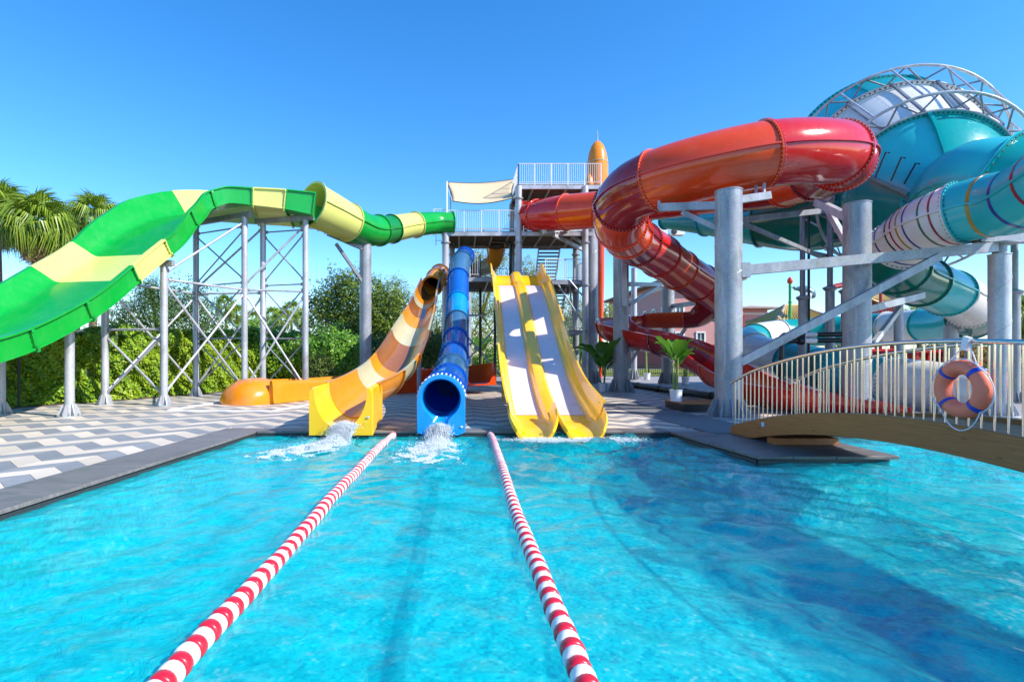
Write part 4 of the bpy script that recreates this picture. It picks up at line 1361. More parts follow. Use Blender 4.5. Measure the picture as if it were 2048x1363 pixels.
MB().bar(at(1480, 440, 19.0), at(1660, 420, 21.8), 0.16, 0.2).build('brace', MAT['steel'], root)
MB().bar(at(1482, 445, 19.0), at(1660, 521, 21.8), 0.10, 0.14).build('brace', MAT['steel'], root)
MB().bar(at(1605, 500, 22.0), at(1690, 520, 22.4), 0.1, 0.12).build('brace', MAT['steel'], root)
MB().cyl(at(1480, 432, 19.0), gd(1480, 711 + 1870 / 19.0), 0.08).build('brace_foot', MAT['steel'], root)
for (px, py, d, dia), lab in zip(((1797, 588, 19.6, 0.28), (1902, 650, 23.4, 0.50), (1936, 655, 25.0, 0.24)), ('short grey post under the dark green tube bend', 'stout grey post under the lowest striped tube bend', 'thin grey post beside the lowest tube bend')):
    x = (px - PX) * d / FOC
    root = column(Vector((x, d, 0)), EYE - (py - PY) * d / FOC, dia, lab, 'steel', 8, 0.4, 'short_post', 1.7)
    if px == 1797: MB().bar(at(1797, 600, 19.6), at(1840, 582, 19.6), 0.12, 0.16).build('arm', MAT['steel'], root)
    MB().bar(at(px - 8, py - 4, d), at(px + 14, py - 8, d - 0.2), 0.3, 0.12).build('saddle', MAT['steel'], root)

# support frame of the green slide
fr = {'a': gd(210, 809), 'b': gd(328, 811), 'c': gd(392, 792), 'd': gd(489, 797), 'e': gd(526, 793), 'f': gd(611, 795)}
tops = {'a': 4.75, 'b': 4.75, 'c': 7.18, 'd': 7.18, 'e': 7.2, 'f': 7.2}
root = thing('support_scaffold', fr['b'][:2] + (0,), 'braced galvanised frame of six slim columns under the green slide', 'support frame')
for k, p in fr.items():
    MB().cyl((p.x, p.y, 0.03), (p.x, p.y, tops[k]), 0.12, n=18).build('column', MAT['steel_pale'], root)
    MB().lathe((p.x, p.y, 0), [(0.27, 0), (0.27, 0.025)], 16).build('base_plate', MAT['steel_pale'], root)
    for i in range(6):
        a = math.pi * i / 3 + 0.3
        c, s = math.cos(a), math.sin(a)
        t = Vector((-s, c, 0)) * 0.012
        q = [Vector((p.x + c * r, p.y + s * r, z)) for r, z in ((0.11, 0.026), (0.25, 0.026), (0.25, 0.08), (0.14, 0.36), (0.11, 0.36))]
        MB().add([v_ + t for v_ in q] + [v_ - t for v_ in q], [(0, 1, 2, 3, 4), (9, 8, 7, 6, 5)] + [(i_, 5 + i_, 5 + (i_ + 1) % 5, (i_ + 1) % 5) for i_ in range(5)]).build('gusset', MAT['steel_pale'], root)


def fpt(k, z): return Vector((fr[k].x, fr[k].y, z))


def brace(p, q, r=0.042, mat='steel_pale'):
    t = (q - p).normalized()
    MB().cyl(p + t * 0.16, q - t * 0.16, r, n=10).build('brace', MAT[mat], root)
    for e in (p + t * 0.15, q - t * 0.15):
        MB().bar(e - t * 0.07, e + t * 0.09, 0.02, 0.13).build('gusset_plate', MAT['steel'], root)


for u, v_ in (('a', 'b'), ('c', 'd'), ('e', 'f')):
    z = tops[u]
    e = (fpt(v_, 0) - fpt(u, 0)).normalized() * 0.35
    MB().bar(fpt(u, z + 0.08) - e, fpt(v_, z + 0.08) + e, 0.16, 0.2).build('cross_beam', MAT['steel'], root)
brace(fpt('a', 2.6), fpt('b', 2.6)); brace(fpt('a', 2.4), fpt('b', 0.35)); brace(fpt('b', 2.4), fpt('a', 0.35))
for u, v_ in (('b', 'd'), ('a', 'c')):
    brace(fpt(u, 4.3), fpt(v_, 4.3)); brace(fpt(u, 4.2), fpt(v_, 0.4)); brace(fpt(v_, 4.2), fpt(u, 0.4)); brace(fpt(u, 4.5), fpt(v_, 7.0))
for u, v_ in (('c', 'd'), ('e', 'f')):
    for z in (2.4, 4.6, 6.8): brace(fpt(u, z), fpt(v_, z), 0.03, 'steel')
    for z0, z1 in ((0.4, 2.3), (2.5, 4.5), (4.7, 6.7)):
        brace(fpt(u, z0), fpt(v_, z1), 0.03, 'steel'); brace(fpt(v_, z0), fpt(u, z1), 0.03, 'steel')
for u, v_ in (('d', 'f'), ('c', 'e')):
    brace(fpt(u, 4.3), fpt(v_, 4.3)); brace(fpt(u, 4.2), fpt(v_, 0.4)); brace(fpt(v_, 4.2), fpt(u, 0.4)); brace(fpt(u, 4.5), fpt(v_, 7.0))
for (px, py, z), lab in zip(((139, 833, 2.52), (1, 829, 2.52)), ('slim grey post with a square head under the lower green slide', 'slim grey post cut by the left edge of the picture')):
    p = gd(px, py)
    r_ = column(p, z - 0.14, 0.245, lab, 'steel_pale', 6, 0.36, 'slide_post', 2.2, False)
    MB().box((p.x, p.y, z - 0.125), (0.55, 0.4, 0.03)).build('head_plate', MAT['steel_pale'], r_)
    mb = MB()
    for dx, dz_2, sx, sz in ((0, 0.095, 0.46, 0.015), (0, -0.095, 0.46, 0.015)):
        mb.box((p.x, p.y, z + dz_2), (sx, 0.20, sz))
    mb.box((p.x, p.y - 0.09, z), (0.46, 0.015, 0.18)); mb.box((p.x, p.y + 0.09, z), (0.46, 0.015, 0.18))
    mb.build('head_tube', MAT['steel'], r_)

# ------------------------------------------------------------------ stair tower
tower = thing('slide_tower', (3.3, 31.2, 0), 'steel stair tower with three railed platforms behind the slides', 'tower')
YF, YB = 31.2, 34.9
LEV = {'low': 6.02, 'mid': 8.75, 'top': 11.4}
for x, y, z1, d in ((-0.82, YF, 8.65, 0.40), (3.32, YF, 11.3, 0.38), (7.1, YF, 11.3, 0.36), (-0.5, YB, 8.65, 0.36), (3.3, YB, 11.3, 0.36), (7.35, YB, 11.3, 0.40), (0.55, 40.2, 9.6, 0.6)):
    c = MB().cyl((x, y, 0), (x, y, z1), d / 2, n=18).build('column', MAT['steel_pale' if y < 33 else 'steel'], tower)
    for z in (3.1, 5.7, 8.1, 10.6):
        if z < z1 and y < 39: MB().lathe((x, y, 0), [(d / 2 + 0.07, z - 0.035), (d / 2 + 0.07, z + 0.035)], 18).build('flange', MAT['steel'], c)


def platform(x0, x1, y0, y1, z):
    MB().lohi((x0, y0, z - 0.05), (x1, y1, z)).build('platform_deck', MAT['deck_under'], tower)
    for y in (y0, y1):
        MB().lohi((x0 - 0.05, y - 0.06, z - 0.26), (x1 + 0.05, y + 0.06, z - 0.052)).build('edge_beam', MAT['steel_pale'], tower)
    n_ = max(2, int((x1 - x0) / 0.9))
    for i in range(n_ + 1):
        x = x0 + (x1 - x0) * i / n_
        MB().lohi((x - 0.04, y0 + 0.07, z - 0.24), (x + 0.04, y1 - 0.07, z - 0.055)).build('joist', MAT['steel_pale'], tower)
    mb = MB()
    k = int((y1 - y0) / 0.28)
    for i in range(k):
        y = y0 + (y1 - y0) * (i + 0.5) / k
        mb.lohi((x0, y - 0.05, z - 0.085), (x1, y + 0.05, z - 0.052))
    mb.build('decking_ribs', MAT['deck_under'], tower, 'stuff')


def railing(p, q, z, h=1.18, post=1.0, mat='white_rail', gap=0.12, slope=0.0):
    p, q = Vector((*p, z)), Vector((*q, z + slope))
    L = (q - p).length
    up = Vector((0, 0, 1))
    MB().cyl(p + up * h, q + up * h, 0.026, n=8).build('handrail', MAT[mat], tower)
    MB().cyl(p + up * 0.12, q + up * 0.12, 0.02, n=6).build('bottom_rail', MAT[mat], tower)
    k = max(1, int(round(L / post)))
    for i in range(k + 1):
        c = p.lerp(q, i / k)
        MB().bar(c - up * 0.15, c + up * h, 0.05, 0.05).build('rail_post', MAT[mat], tower)
    mb = MB()
    k = int(L / gap)
    for i in range(1, k):
        c = p.lerp(q, i / k)
        mb.bar(c + up * 0.12, c + up * h, 0.016, 0.016)
    mb.build('balusters', MAT[mat], tower, 'stuff', fix=False)


platform(-1.0, 7.5, YF, YB, LEV['mid']); platform(3.2, 8.0, YF, YB, LEV['top']); platform(-0.6, 2.6, 30.0, YB, LEV['low'] - 0.02); platform(2.65, 7.2, YF + 0.3, 36.6, LEV['low'] + 0.02)
platform(5.6, 7.2, 32.2, 34.6, 3.2)
railing((-0.75, YF), (3.2, YF), LEV['mid']); railing((-1.5, YB - 0.6), (-0.4, YB - 0.6), LEV['mid'], 1.35); railing((-1.5, YF + 0.4), (-0.75, YF + 0.4), LEV['mid'], 1.35)
railing((-0.5, YB), (7.4, YB), LEV['mid'], 1.0, mat='steel'); railing((3.3, YF), (8.0, YF), LEV['top']); railing((3.3, YB), (8.0, YB), LEV['top']); railing((3.3, YF), (3.3, YB), LEV['top'])
railing((3.6, YF), (5.0, YF), LEV['mid'])
railing((4.9, YF + 0.3), (7.2, YF + 0.3), LEV['low'] + 0.02); railing((7.2, YF + 0.3), (7.2, YB), LEV['low'] + 0.02); railing((3.4, 36.5), (4.9, 36.5), LEV['low'], mat='steel')
railing((0.55, 30.1), (1.1, 30.1), LEV['low'], 1.25); railing((1.1, 30.1), (1.1, 32), LEV['low'], 1.25, mat='steel'); railing((5.7, 32.3), (7.2, 32.3), 3.2)
railing((0.2, YB), (3.0, YB), LEV['low'], 1.2)


def stairs(x0, x1, y0, z0, y1, z1, n):
    for x in (x0, x1):
        MB().bar((x, y0, z0 - 0.1), (x, y1, z1 - 0.1), 0.06, 0.28).build('stringer', MAT['white_rail'], tower)
    for i in range(n):
        f = (i + 0.5) / n
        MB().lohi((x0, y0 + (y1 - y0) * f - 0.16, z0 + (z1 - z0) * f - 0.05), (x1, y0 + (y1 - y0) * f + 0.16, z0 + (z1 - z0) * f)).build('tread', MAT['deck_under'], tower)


stairs(5.0, 6.35, 37.4, 6.1, YB + 0.1, 8.6, 13)
stairs(5.1, 6.35, 35.4, 3.3, 33.0, 5.9, 12)
stairs(5.6, 6.9, 38.0, 0.1, 35.0, 3.1, 14)
for p, q in (((-0.4, 34.0, 0.4), (2.6, 34.0, 3.9)), ((-0.4, 34.2, 3.9), (2.6, 34.2, 0.4)), ((7.1, YF, 3.4), (5.6, YF + 0.3, 5.8)), ((-0.82, 31.4, 4.0), (1.4, 31.4, 4.0)), ((6.2, YF, 6.0), (7.2, YF, 4.8)), ((7.3, YB, 3.2), (6.4, YF + 1, 5.9))):
    MB().cyl(p, q, 0.055, n=8).build('brace', MAT['steel_pale'], tower)
for x in (1.25, 2.15):
    MB().cyl((x, 33.8, 0), (x, 33.8, 5.8), 0.08, n=8).build('dark_post', MAT['black_paint'], tower)
MB().pipe([(1.9, 32.4, 8.4), (2.9, 32.4, 8.35), (2.98, 32.4, 8.2), (2.98, 32.4, 5.8), (2.98, 33.8, 3.0), (2.98, 33.8, 0.2)], 0.09, 8).build('drain_pipe', MAT['black_plastic'], tower)
MB().cyl((-0.75, YF - 0.1, 8.7), (-0.75, YF - 0.1, 11.55), 0.045, n=8).build('sail_post', MAT['white_rail'], tower)
MB().cyl((-0.6, YB, 8.7), (-0.6, YB, 12.7), 0.045, n=8).build('sail_post', MAT['white_rail'], tower)
# shade sail stretched over the middle platform
sl = thing('shade_sail', (1.2, 33, 8.8), 'beige shade sail stretched over the middle platform of the tower', 'shade sail')
c00, c10, c01, c11 = at(905, 402, 31.0), at(1026, 396, 31.0), at(892, 364, 34.6), at(1031, 358, 34.6)
rings = []
for v_ in np.linspace(0, 1, 9):
    rg = []
    for u in np.linspace(0, 1, 17):
        uu = 0.035 * math.sin(math.pi * v_)
        u_ = uu + u * (1 - 2 * uu)
        p = c00.lerp(c10, u_).lerp(c01.lerp(c11, u_), v_)
        p.z -= 0.22 * math.sin(math.pi * u) * (1 - 0.3 * v_) + 0.12 * math.sin(math.pi * v_)
        rg.append(p)
    rings.append(rg)
mb = MB().loft(rings, False, False)
o = mb.build('cloth', MAT['sailcloth'], sl); o.modifiers.new('thick', 'SOLIDIFY').thickness = 0.01
for rg in (rings[0], rings[-1], [r[0] for r in rings], [r[-1] for r in rings]):
    MB().pipe(rg, 0.025, 6).build('hem', MAT['black_paint'], sl)
for p, q in ((c00, (-0.75, YF - 0.1, 11.3)), (c01, (-0.6, YB, 12.6)), (c10, (3.3, YF, 10.9)), (c11, (3.3, YB, 12.6))):
    MB().cyl(p, q, 0.012, n=5).build('lashing', MAT['rope_white'], sl)
# orange rocket on a tall leg behind the tower
rk = thing('rocket_sculpture', at(1196, 750, 42)[:2] + (0,), 'tall orange rocket with a pointed nose behind the tower top', 'sculpture')
x, y = at(1195, 360, 42)[:2]
zt, zn = EYE + (711 - 282) * 42 / FOC, EYE + (711 - 400) * 42 / FOC
MB().lathe((x, y, 0), [(0.78, zn), (0.80, zn + 2.6), (0.78, zt - 1.6), (0.68, zt - 1.0), (0.5, zt - 0.45), (0.26, zt - 0.1), (0.05, zt)], 26).build('body', MAT['orange_gel'], rk)
MB().lathe((x, y, 0), [(0.815, zt - 1.72), (0.815, zt - 1.66)], 26).build('band', MAT['cream_gel'], rk)
MB().lathe((x, y, 0), [(0.045, zt - 0.02), (0.03, zt + 0.4), (0.06, zt + 0.42), (0.06, zt + 0.48), (0.02, zt + 0.5), (0.012, zt + 0.85)], 8).build('antenna', MAT['steel'], rk)
for dx in (-0.72, 0.95):
    MB().lathe((x + dx, y - 0.5, 0), [(0.28, zn - 0.5), (0.3, zn + 1.0), (0.24, zn + 1.45), (0.1, zn + 1.75), (0.02, zn + 1.85)], 16).build('booster', MAT['orange_gel'], rk)
xl_ = at(1201, 450, 42).x
MB().lathe((xl_, y, 0), [(0.12, 0), (0.16, 3.0), (0.28, 7.0), (0.34, zn)], 16).build('leg', MAT['orange_red_gel'], rk)

# ------------------------------------------------------------------ footbridge
XN, XF_ = 5.92, 7.17
br = thing('footbridge', (6.5, 7, 0), 'arched timber footbridge with steel railings over the pool at the right', 'footbridge')


def arch(y): return 0.88 - 0.70 * ((y - 7.0) / 5.0) ** 2


ysamp = np.linspace(12.05, 1.95, 56)
for x0 in (XN, XF_):
    rings = []
    for y in ysamp:
        zt_ = arch(y); zb_ = max(0.008, zt_ - 0.37)
        if zt_ < zb_ + 0.1: zt_ = zb_ + 0.1
        rings.append([Vector((x0, y, zb_)), Vector((x0 + 0.14, y, zb_)), Vector((x0 + 0.14, y, zt_)), Vector((x0, y, zt_))])
    o = MB().loft(rings, True, True, smooth=False).build('arched_beam', MAT['timber'], br)
    bv = o.modifiers.new('edge', 'BEVEL'); bv.width = 0.012; bv.segments = 2; bv.limit_method = 'ANGLE'
for i in range(70):
    y = 11.95 - i * (9.9 / 69)
    dz = (arch(y + 0.05) - arch(y - 0.05)) / 0.1
    MB().bar((XN + 0.145, y, arch(y) - 0.075), (XF_ - 0.005, y, arch(y) - 0.075), 0.125, 0.035, up=(0, -dz, 1)).build('deck_plank', MAT['timber'], br)
bal = {}
for x0 in (XN + 0.05, XF_ + 0.09):
    pts = [Vector((x0, y, arch(y) + 1.0 - 0.05 * max(0, (y - 11.2)))) for y in np.linspace(12.12, 1.9, 50)]
    MB().pipe(pts, 0.03, 12).build('handrail', MAT['stainless'], br)
    k = 64
    for i in range(k):
        y = 11.92 - i * (9.84 / (k - 1))
        h = 0.985 - 0.05 * max(0, (y - 11.2))
        key = round(h, 2)
        if key not in bal:
            me = MB().cyl((0, 0, -0.02), (0, 0, key), 0.0115, n=10).mesh('baluster'); me.materials.append(MAT['stainless']); bal[key] = me
        o = bpy.data.objects.new('baluster', bal[key]); COL.objects.link(o)
        o.parent = br; o.location = Vector((x0, y, arch(y))) - ORG[br]; ORG[o] = ORG[br]
MB().box((XN - 0.002, at(1527, 847, 10.75).y, 0.36), (0.006, 0.10, 0.085)).build('sticker', MAT['sticker'], br)
MB().lohi((6.0, 10.45, 0.01), (7.2, 10.75, 0.13)).build('bearing_block', MAT['timber'], br)

# life ring on the railing
lr = thing('life_ring', (5.85, 6.42, 0.8), 'coral life ring with four blue bands hanging on the bridge railing', 'life ring')
c = Vector((5.845, 6.40, 1.315))


def ring_pt(a, R_, r, b_): return c + Vector((-r * math.sin(b_), (R_ + r * math.cos(b_)) * -math.sin(a), (R_ + r * math.cos(b_)) * math.cos(a)))


R_, r_0 = 0.252, 0.088
rings = [[ring_pt(2 * math.pi * i / 56, R_, r_0, 2 * math.pi * j / 20) for j in range(20)] for i in range(57)]
MB().loft(rings, True, False).build('float', MAT['coral'], lr)
for a in (45, 135, 225, 315):
    rg = [[ring_pt(R(a - 5 + 10 * i / 6), R_, r_0 + 0.004, 2 * math.pi * j / 20) for j in range(20)] for i in range(7)]
    MB().loft(rg, True, False).build('band', MAT['band_blue'], lr)
for k in range(4):
    a0 = R(45 + 90 * k)
    out = 0.0
    pts = []
    for i in range(13):
        f = i / 12
        a = a0 + R(90) * f
        rad_ = R_ + r_0 + 0.012 + 0.03 * math.sin(math.pi * f) * (2.2 if k in (1, 0) else 1)
        p = c + Vector((-0.03, -math.sin(a) * rad_, math.cos(a) * rad_))
        p.z -= 0.05 * math.sin(math.pi * f) * (1.3 if k == 1 else 0.6)
        pts.append(p)
    MB().pipe(pts, 0.007, 6).build('grab_rope', MAT['rope_white'], lr)
for s_ in (1, -1):
    a = R(38 * s_)
    MB().pipe([c + Vector((-0.02, -math.sin(a) * (R_ + r_0), math.cos(a) * (R_ + r_0))), Vector((XN + 0.02, 6.4 + 0.02 - 0.0 * s_, arch(6.4) + 0.99))], 0.007, 6).build('hanging_rope', MAT['rope_white'], lr)
MB().bar(Vector((XN + 0.01, 6.46, arch(6.4) + 0.90)), Vector((XN + 0.01, 6.42, arch(6.4) + 1.05)), 0.08, 0.05, up=(1, 0, 0)).build('tape', MAT['rope_white'], lr)

# ------------------------------------------------------------------ lane ropes
prof_f = [(0.012, 0), (0.052, 0.0), (0.066, 0.004), (0.0735, 0.016), (0.0755, 0.042), (0.0735, 0.068), (0.066, 0.080), (0.052, 0.084), (0.012, 0.084)]
fl = {}
for cname in ('float_red', 'float_white'):
    me = MB().lathe((0, 0, 0), prof_f, 18, Matrix.Rotation(R(90), 3, 'X')).mesh('float'); me.materials.append(MAT[cname]); fl[cname] = me
for (xa, xb), lab in zip(((-1.49, -1.66), (0.64, 0.705)), ('left red and white lane rope floating on the pool', 'right red and white lane rope floating on the pool')):
    rp = thing('lane_rope', (xa, 12.4, WATER_Z), lab, 'lane rope')
    p0, p1 = Vector((xa, 12.44, WATER_Z + 0.035)), Vector((xb, 2.55, WATER_Z + 0.035))
    L_ = (p1 - p0).length
    k = int((L_ - 0.15) / 0.0905)
    ang = math.atan2(p1.x - p0.x, -(p1.y - p0.y))
    for i in range(k):
        f = (0.12 + i * 0.0905) / L_
        o = bpy.data.objects.new('float', fl['float_red' if (i % 2) else 'float_white']); COL.objects.link(o)
        o.parent = rp
        wob = 0.012 * math.sin(i * 0.16 + xa) + 0.005 * math.sin(i * 0.53)
        o.location = p0.lerp(p1, f) + Vector((0.045 * math.sin(i * 0.045 + 2 * xa), 0, wob)) - ORG[rp]
        o.rotation_euler = (0.03 * math.cos(i * 0.16) + rng.normal(0, 0.02), rng.uniform(-3, 3), ang + rng.normal(0, 0.015))
        sc_f = rng.uniform(0.96, 1.03); o.scale = (sc_f, 1, sc_f)
        ORG[o] = ORG[rp]
    MB().pipe([p0.lerp(p1, i / 40) + Vector((0.045 * math.sin((i / 40 * L_ / 0.0905) * 0.045 + 2 * xa), 0, 0)) for i in range(41)], 0.012, 6).build('cable', MAT['steel'], rp)
    MB().ball(p0 + Vector((0, -0.03, 0.01)), 0.075, 12).build('end_stop', MAT['float_red'], rp)

# ------------------------------------------------------------------ pots, boxes, pipe, lamps
def leaf_blade(L, W, bend, fold, n=9, tear=0):
    """One long leaf: along +x, rising, bending over; two halves folded at the midrib, wavy edge with a few tears."""
    vs, fs = [], []
    x = z = 0.0
    ang = R(72)
    st = L / n
    pet = 0.28
    for i in range(n + 1):
        f = i / n
        w = 0.012 if f < pet * 0.8 else W * math.sin(math.pi * min(1, ((f - pet * 0.75) / (1 - pet * 0.75))) ** 0.75) ** 0.8 + 0.006
        wv = 0.03 * math.sin(i * 2.1) * (f > pet)
        up = w * math.sin(fold); out = w * math.cos(fold)
        vs += [(x, -out, z + up + wv), (x, 0, z), (x, out, z + up - wv)]
        x += math.cos(ang) * st; z += math.sin(ang) * st
        ang -= bend / n * (0.4 + 1.4 * f)
        if i:
            b0 = 3 * (i - 1)
            fs += [(b0, b0 + 3, b0 + 4, b0 + 1), (b0 + 1, b0 + 4, b0 + 5, b0 + 2)]
    return vs, fs


BLADES = []
for k in range(5):
    vs, fs = leaf_blade(1.0, (0.20, 0.23, 0.18, 0.21, 0.17)[k], R((35, 70, 95, 55, 120)[k]), R((22, 30, 18, 26, 30)[k]))
    mb = MB().add(vs, fs, True)
    me = mb.mesh('leaf'); me.materials.append(MAT['banana_leaf']); BLADES.append(me)


def potted(p, pot_d, pot_h, height, nleaf, seed, label, bare=0.0, spread=1.0):
    rs = random.Random(seed)
    root = thing('potted_plant', p[:], label, 'potted plant', 'white pots with banana plants')
    r = pot_d / 2
    MB().lathe(p, [(r * 0.72, 0.0), (r * 0.80, 0.01), (r * 0.96, pot_h * 0.88), (r * 1.04, pot_h * 0.90), (r * 1.04, pot_h), (r * 0.94, pot_h), (r * 0.92, pot_h * 0.92), (0.01, pot_h * 0.92)], 24).build('pot', MAT['white_plastic'], root)
    MB().lathe(p, [(r * 0.85, -0.001), (r * 0.92, 0.02), (r * 0.7, 0.022)], 20).build('saucer', MAT['white_plastic'], root)
    MB().lathe(p, [(r * 0.9, pot_h * 0.925), (0.02, pot_h * 0.95)], 16).build('soil', MAT['soil'], root)
    for k in range(3):
        a = rs.uniform(0, 6.3); q = p + Vector((math.cos(a) * r * 0.3, math.sin(a) * r * 0.3, pot_h * 0.9))
        MB().cyl(q, q + Vector((math.cos(a) * 0.06, math.sin(a) * 0.06, height * (0.24 + bare) + rs.uniform(0, 0.1))), r * 0.2, r * 0.1, 8).build('stem', MAT['banana_stem'], root)
    for k in range(nleaf):
        a = 2 * math.pi * k / nleaf * 1.62 + rs.uniform(-0.3, 0.3)
        zb_ = pot_h * 0.9 + (height - pot_h) * (bare + (0.12 + 0.25 * (k / nleaf)))
        q = p + Vector((math.cos(a) * r * 0.25, math.sin(a) * r * 0.25, zb_))
        L = (height - zb_) * rs.uniform(0.92, 1.22) if k % 3 else (height - zb_) * 0.72
        o = bpy.data.objects.new('leaf', BLADES[(k + seed) % 5 if k % 3 else 2]); COL.objects.link(o)
        o.parent = root; o.location = q - ORG[root]; ORG[o] = ORG[root]
        o.scale = (L * spread, L * spread * 1.05, L)
        o.rotation_euler = (rs.uniform(-0.15, 0.15), rs.uniform(-0.12, 0.28), a)
    return root


bx0 = gd(1338, 813); bx1 = gd(1428, 820)
box = thing('wooden_box', (7.3, 17.3, 0), 'low dark slatted wooden box on the deck under the big plant', 'box')
xa, xb, ya, yb_ = 6.72, 8.35, 16.6, 18.1
MB().lohi((xa, ya, 0.23), (xb, yb_, 0.27)).build('lid', MAT['timber'], box)
for i in range(4):
    z0 = 0.01 + i * 0.056
    MB().lohi((xa + 0.02, ya + 0.02, z0), (xb - 0.02, ya + 0.05, z0 + 0.045)).build('slat', MAT['black_paint'], box)
    MB().lohi((xa + 0.02, ya + 0.051, z0), (xa + 0.05, yb_ - 0.02, z0 + 0.045)).build('slat', MAT['black_paint'], box)
MB().lohi((xa + 0.08, ya + 0.08, 0.0), (xb - 0.08, yb_ - 0.08, 0.229)).build('core', MAT['black_paint'], box)
potted(Vector((at(1352, 799, 17.3).x, 17.3, 0.271)), 0.40, 0.37, 2.15, 11, 1, 'banana plant in a white pot standing on the wooden box', 0.22)
potted(gd(1206, 782.5), 0.42, 0.42, 2.7, 15, 2, 'leafy banana plant in a white pot beside the thick column foot', 0.02, 0.95)
potted(gd(1294, 758.5), 0.48, 0.46, 2.8, 9, 3, 'small-crowned potted banana plant by the picket fence', 0.42)
potted(gd(1371, 768), 0.46, 0.46, 2.2, 10, 4, 'pale potted banana plant right behind the plant on the box', 0.1)
potted(gd(963, 757), 0.50, 0.48, 3.4, 13, 5, 'tall potted banana plant between the blue tube and the yellow slide', 0.25)
potted(gd(1157, 761), 0.50, 0.46, 3.4, 14, 6, 'dark potted banana plant half hidden beside the stair tower', 0.1)

pp = thing('floor_pipe', at(1350, 790, 24)[:2] + (0,), 'fat black pipe lying along the deck behind the plants', 'pipe')
pa, pb = at(1262, 768, 30.0), at(1440, 794, 20.2)
MB().cyl(pa, pb, 0.145, n=18).build('pipe_length', MAT['black_plastic'], pp)
for f in (0.12, 0.42, 0.7, 0.94):
    q = pa.lerp(pb, f)
    MB().box((q.x, q.y, 0.03), (0.5, 0.12, 0.04)).build('foot', MAT['black_paint'], pp)
    MB().cyl(Vector((q.x, q.y, 0.03)), q, 0.03, n=6).build('stub', MAT['black_paint'], pp)
    t = (pb - pa).normalized()
    MB().cyl(q - t * 0.05, q + t * 0.05, 0.165, n=18).build('collar', MAT['black_plastic'], pp)
# black plumbing beyond the bridge
pl = thing('pipework', at(1620, 690, 20)[:2] + (0,), 'black valves and pipes beside the white tube behind the bridge', 'pipework')
for y0, d in ((669, 20.5), (681, 19.8)):
    MB().pipe([at(1563, y0 + 30, d), at(1563, y0 + 3, d), at(1567, y0, d), at(1600, y0, d), at(1700, y0 - 1, d)], 0.085, 10).build('pipe_length', MAT['black_plastic'], pl)
    MB().cyl(at(1596, y0, d), at(1606, y0, d), 0.15, n=12).build('valve', MAT['black_plastic'], pl)
    MB().cyl(at(1606, y0, d - 0.01), at(1632, y0, d - 0.01), 0.095, n=12).build('sleeve', MAT['white_plastic'], pl)
    q = at(1563, y0 + 30, d); MB().cyl((q.x, q.y, 0), q, 0.085, n=10).build('riser', MAT['black_plastic'], pl)
    q = at(1700, y0, d); MB().cyl((q.x, q.y, 0), q, 0.085, n=10).build('riser', MAT['black_plastic'], pl)

# lamps
lp = thing('garden_lamp', gd(699, 752)[:], 'black garden lamp with a pointed lantern in front of the trees', 'lamp')
q = gd(699, 752); d = q.y
MB().cyl(q, (q.x, q.y, 2.9), 0.05, n=8).build('post', MAT['black_paint'], lp)
MB().lathe((q.x, q.y, 0), [(0.07, 2.85), (0.16, 2.95), (0.22, 3.3), (0.25, 3.32), (0.12, 3.5), (0.02, 3.7)], 8).build('lantern', MAT['white_plastic'], lp)
MB().lathe((q.x, q.y, 0), [(0.26, 3.325), (0.13, 3.51), (0.03, 3.72)], 8).build('cap', MAT['black_paint'], lp)
lp = thing('globe_lamp', gd(857, 756)[:], 'small white globe lamp on a post behind the half-pipe', 'lamp')
q = gd(857, 756); zg = EYE + (711 - 682) * q.y / FOC
MB().cyl(q, (q.x, q.y, zg), 0.05, n=8).build('post', MAT['black_paint'], lp)
MB().ball((q.x, q.y, zg), 0.17, 12).build('globe', MAT['white_plastic'], lp)
lp = thing('light_mast', at(1338, 750, 44)[:2] + (0,), 'grey mast with two floodlights behind the spiral slide', 'floodlight')
q = at(1338, 470, 44)
MB().cyl((q.x, q.y, 0), q, 0.14, n=10).build('post', MAT['steel'], lp)
MB().bar(at(1312, 470, 44), at(1366, 470, 44), 0.12, 0.12).build('crossbar', MAT['steel'], lp)
for px in (1320, 1354):
    mb = MB().box(at(px, 463, 43.6), (0.95, 0.7, 0.62)); mb.build('housing', MAT['white_plastic'], lp)
    p = at(px - 6, 463, 43.2); MB().lathe(p, [(0.1, -0.02), (0.24, 0.0), (0.24, 0.03), (0.05, 0.05)], 14, Matrix.Rotation(R(90), 3, 'X')).build('lens', MAT['black_paint'], lp)
lp = thing('fence_post', gd(38, 812)[:], 'thin black post in front of the ivy hedge at the far left', 'post')
q = gd(38, 815); MB().cyl(q, (q.x, q.y, 2.0), 0.04, n=8).build('post', MAT['black_paint'], lp)
MB().lathe(q, [(0.09, 0), (0.09, 0.02), (0.05, 0.03)], 8).build('foot', MAT['black_paint'], lp)

# black picket fence along the lawn
fe = thing('picket_fence', (10, 47, 0), 'low black picket fence along the lawn at the back', 'fence')
x0, x1, yf = 0.3, 24.0, 47.0
for z in (0.18, 0.92):
    MB().lohi((x0, yf - 0.02, z - 0.03), (x1, yf + 0.02, z + 0.03)).build('rail', MAT['black_paint'], fe)
for i in range(13):
    x = x0 + (x1 - x0) * i / 12
    MB().lohi((x - 0.05, yf - 0.05, 0), (x + 0.05, yf + 0.05, 1.12)).build('post', MAT['black_paint'], fe)
me = None
for i in range(148):
    x = x0 + 0.08 + i * 0.16
    if me is None:
        me = MB().lohi((-0.018, -0.012, 0.08), (0.018, 0.012, 1.0)).mesh('picket'); me.materials.append(MAT['black_paint'])
    o = bpy.data.objects.new('picket', me); COL.objects.link(o); o.parent = fe; o.location = Vector((x, yf - 0.035, 0)) - ORG[fe]

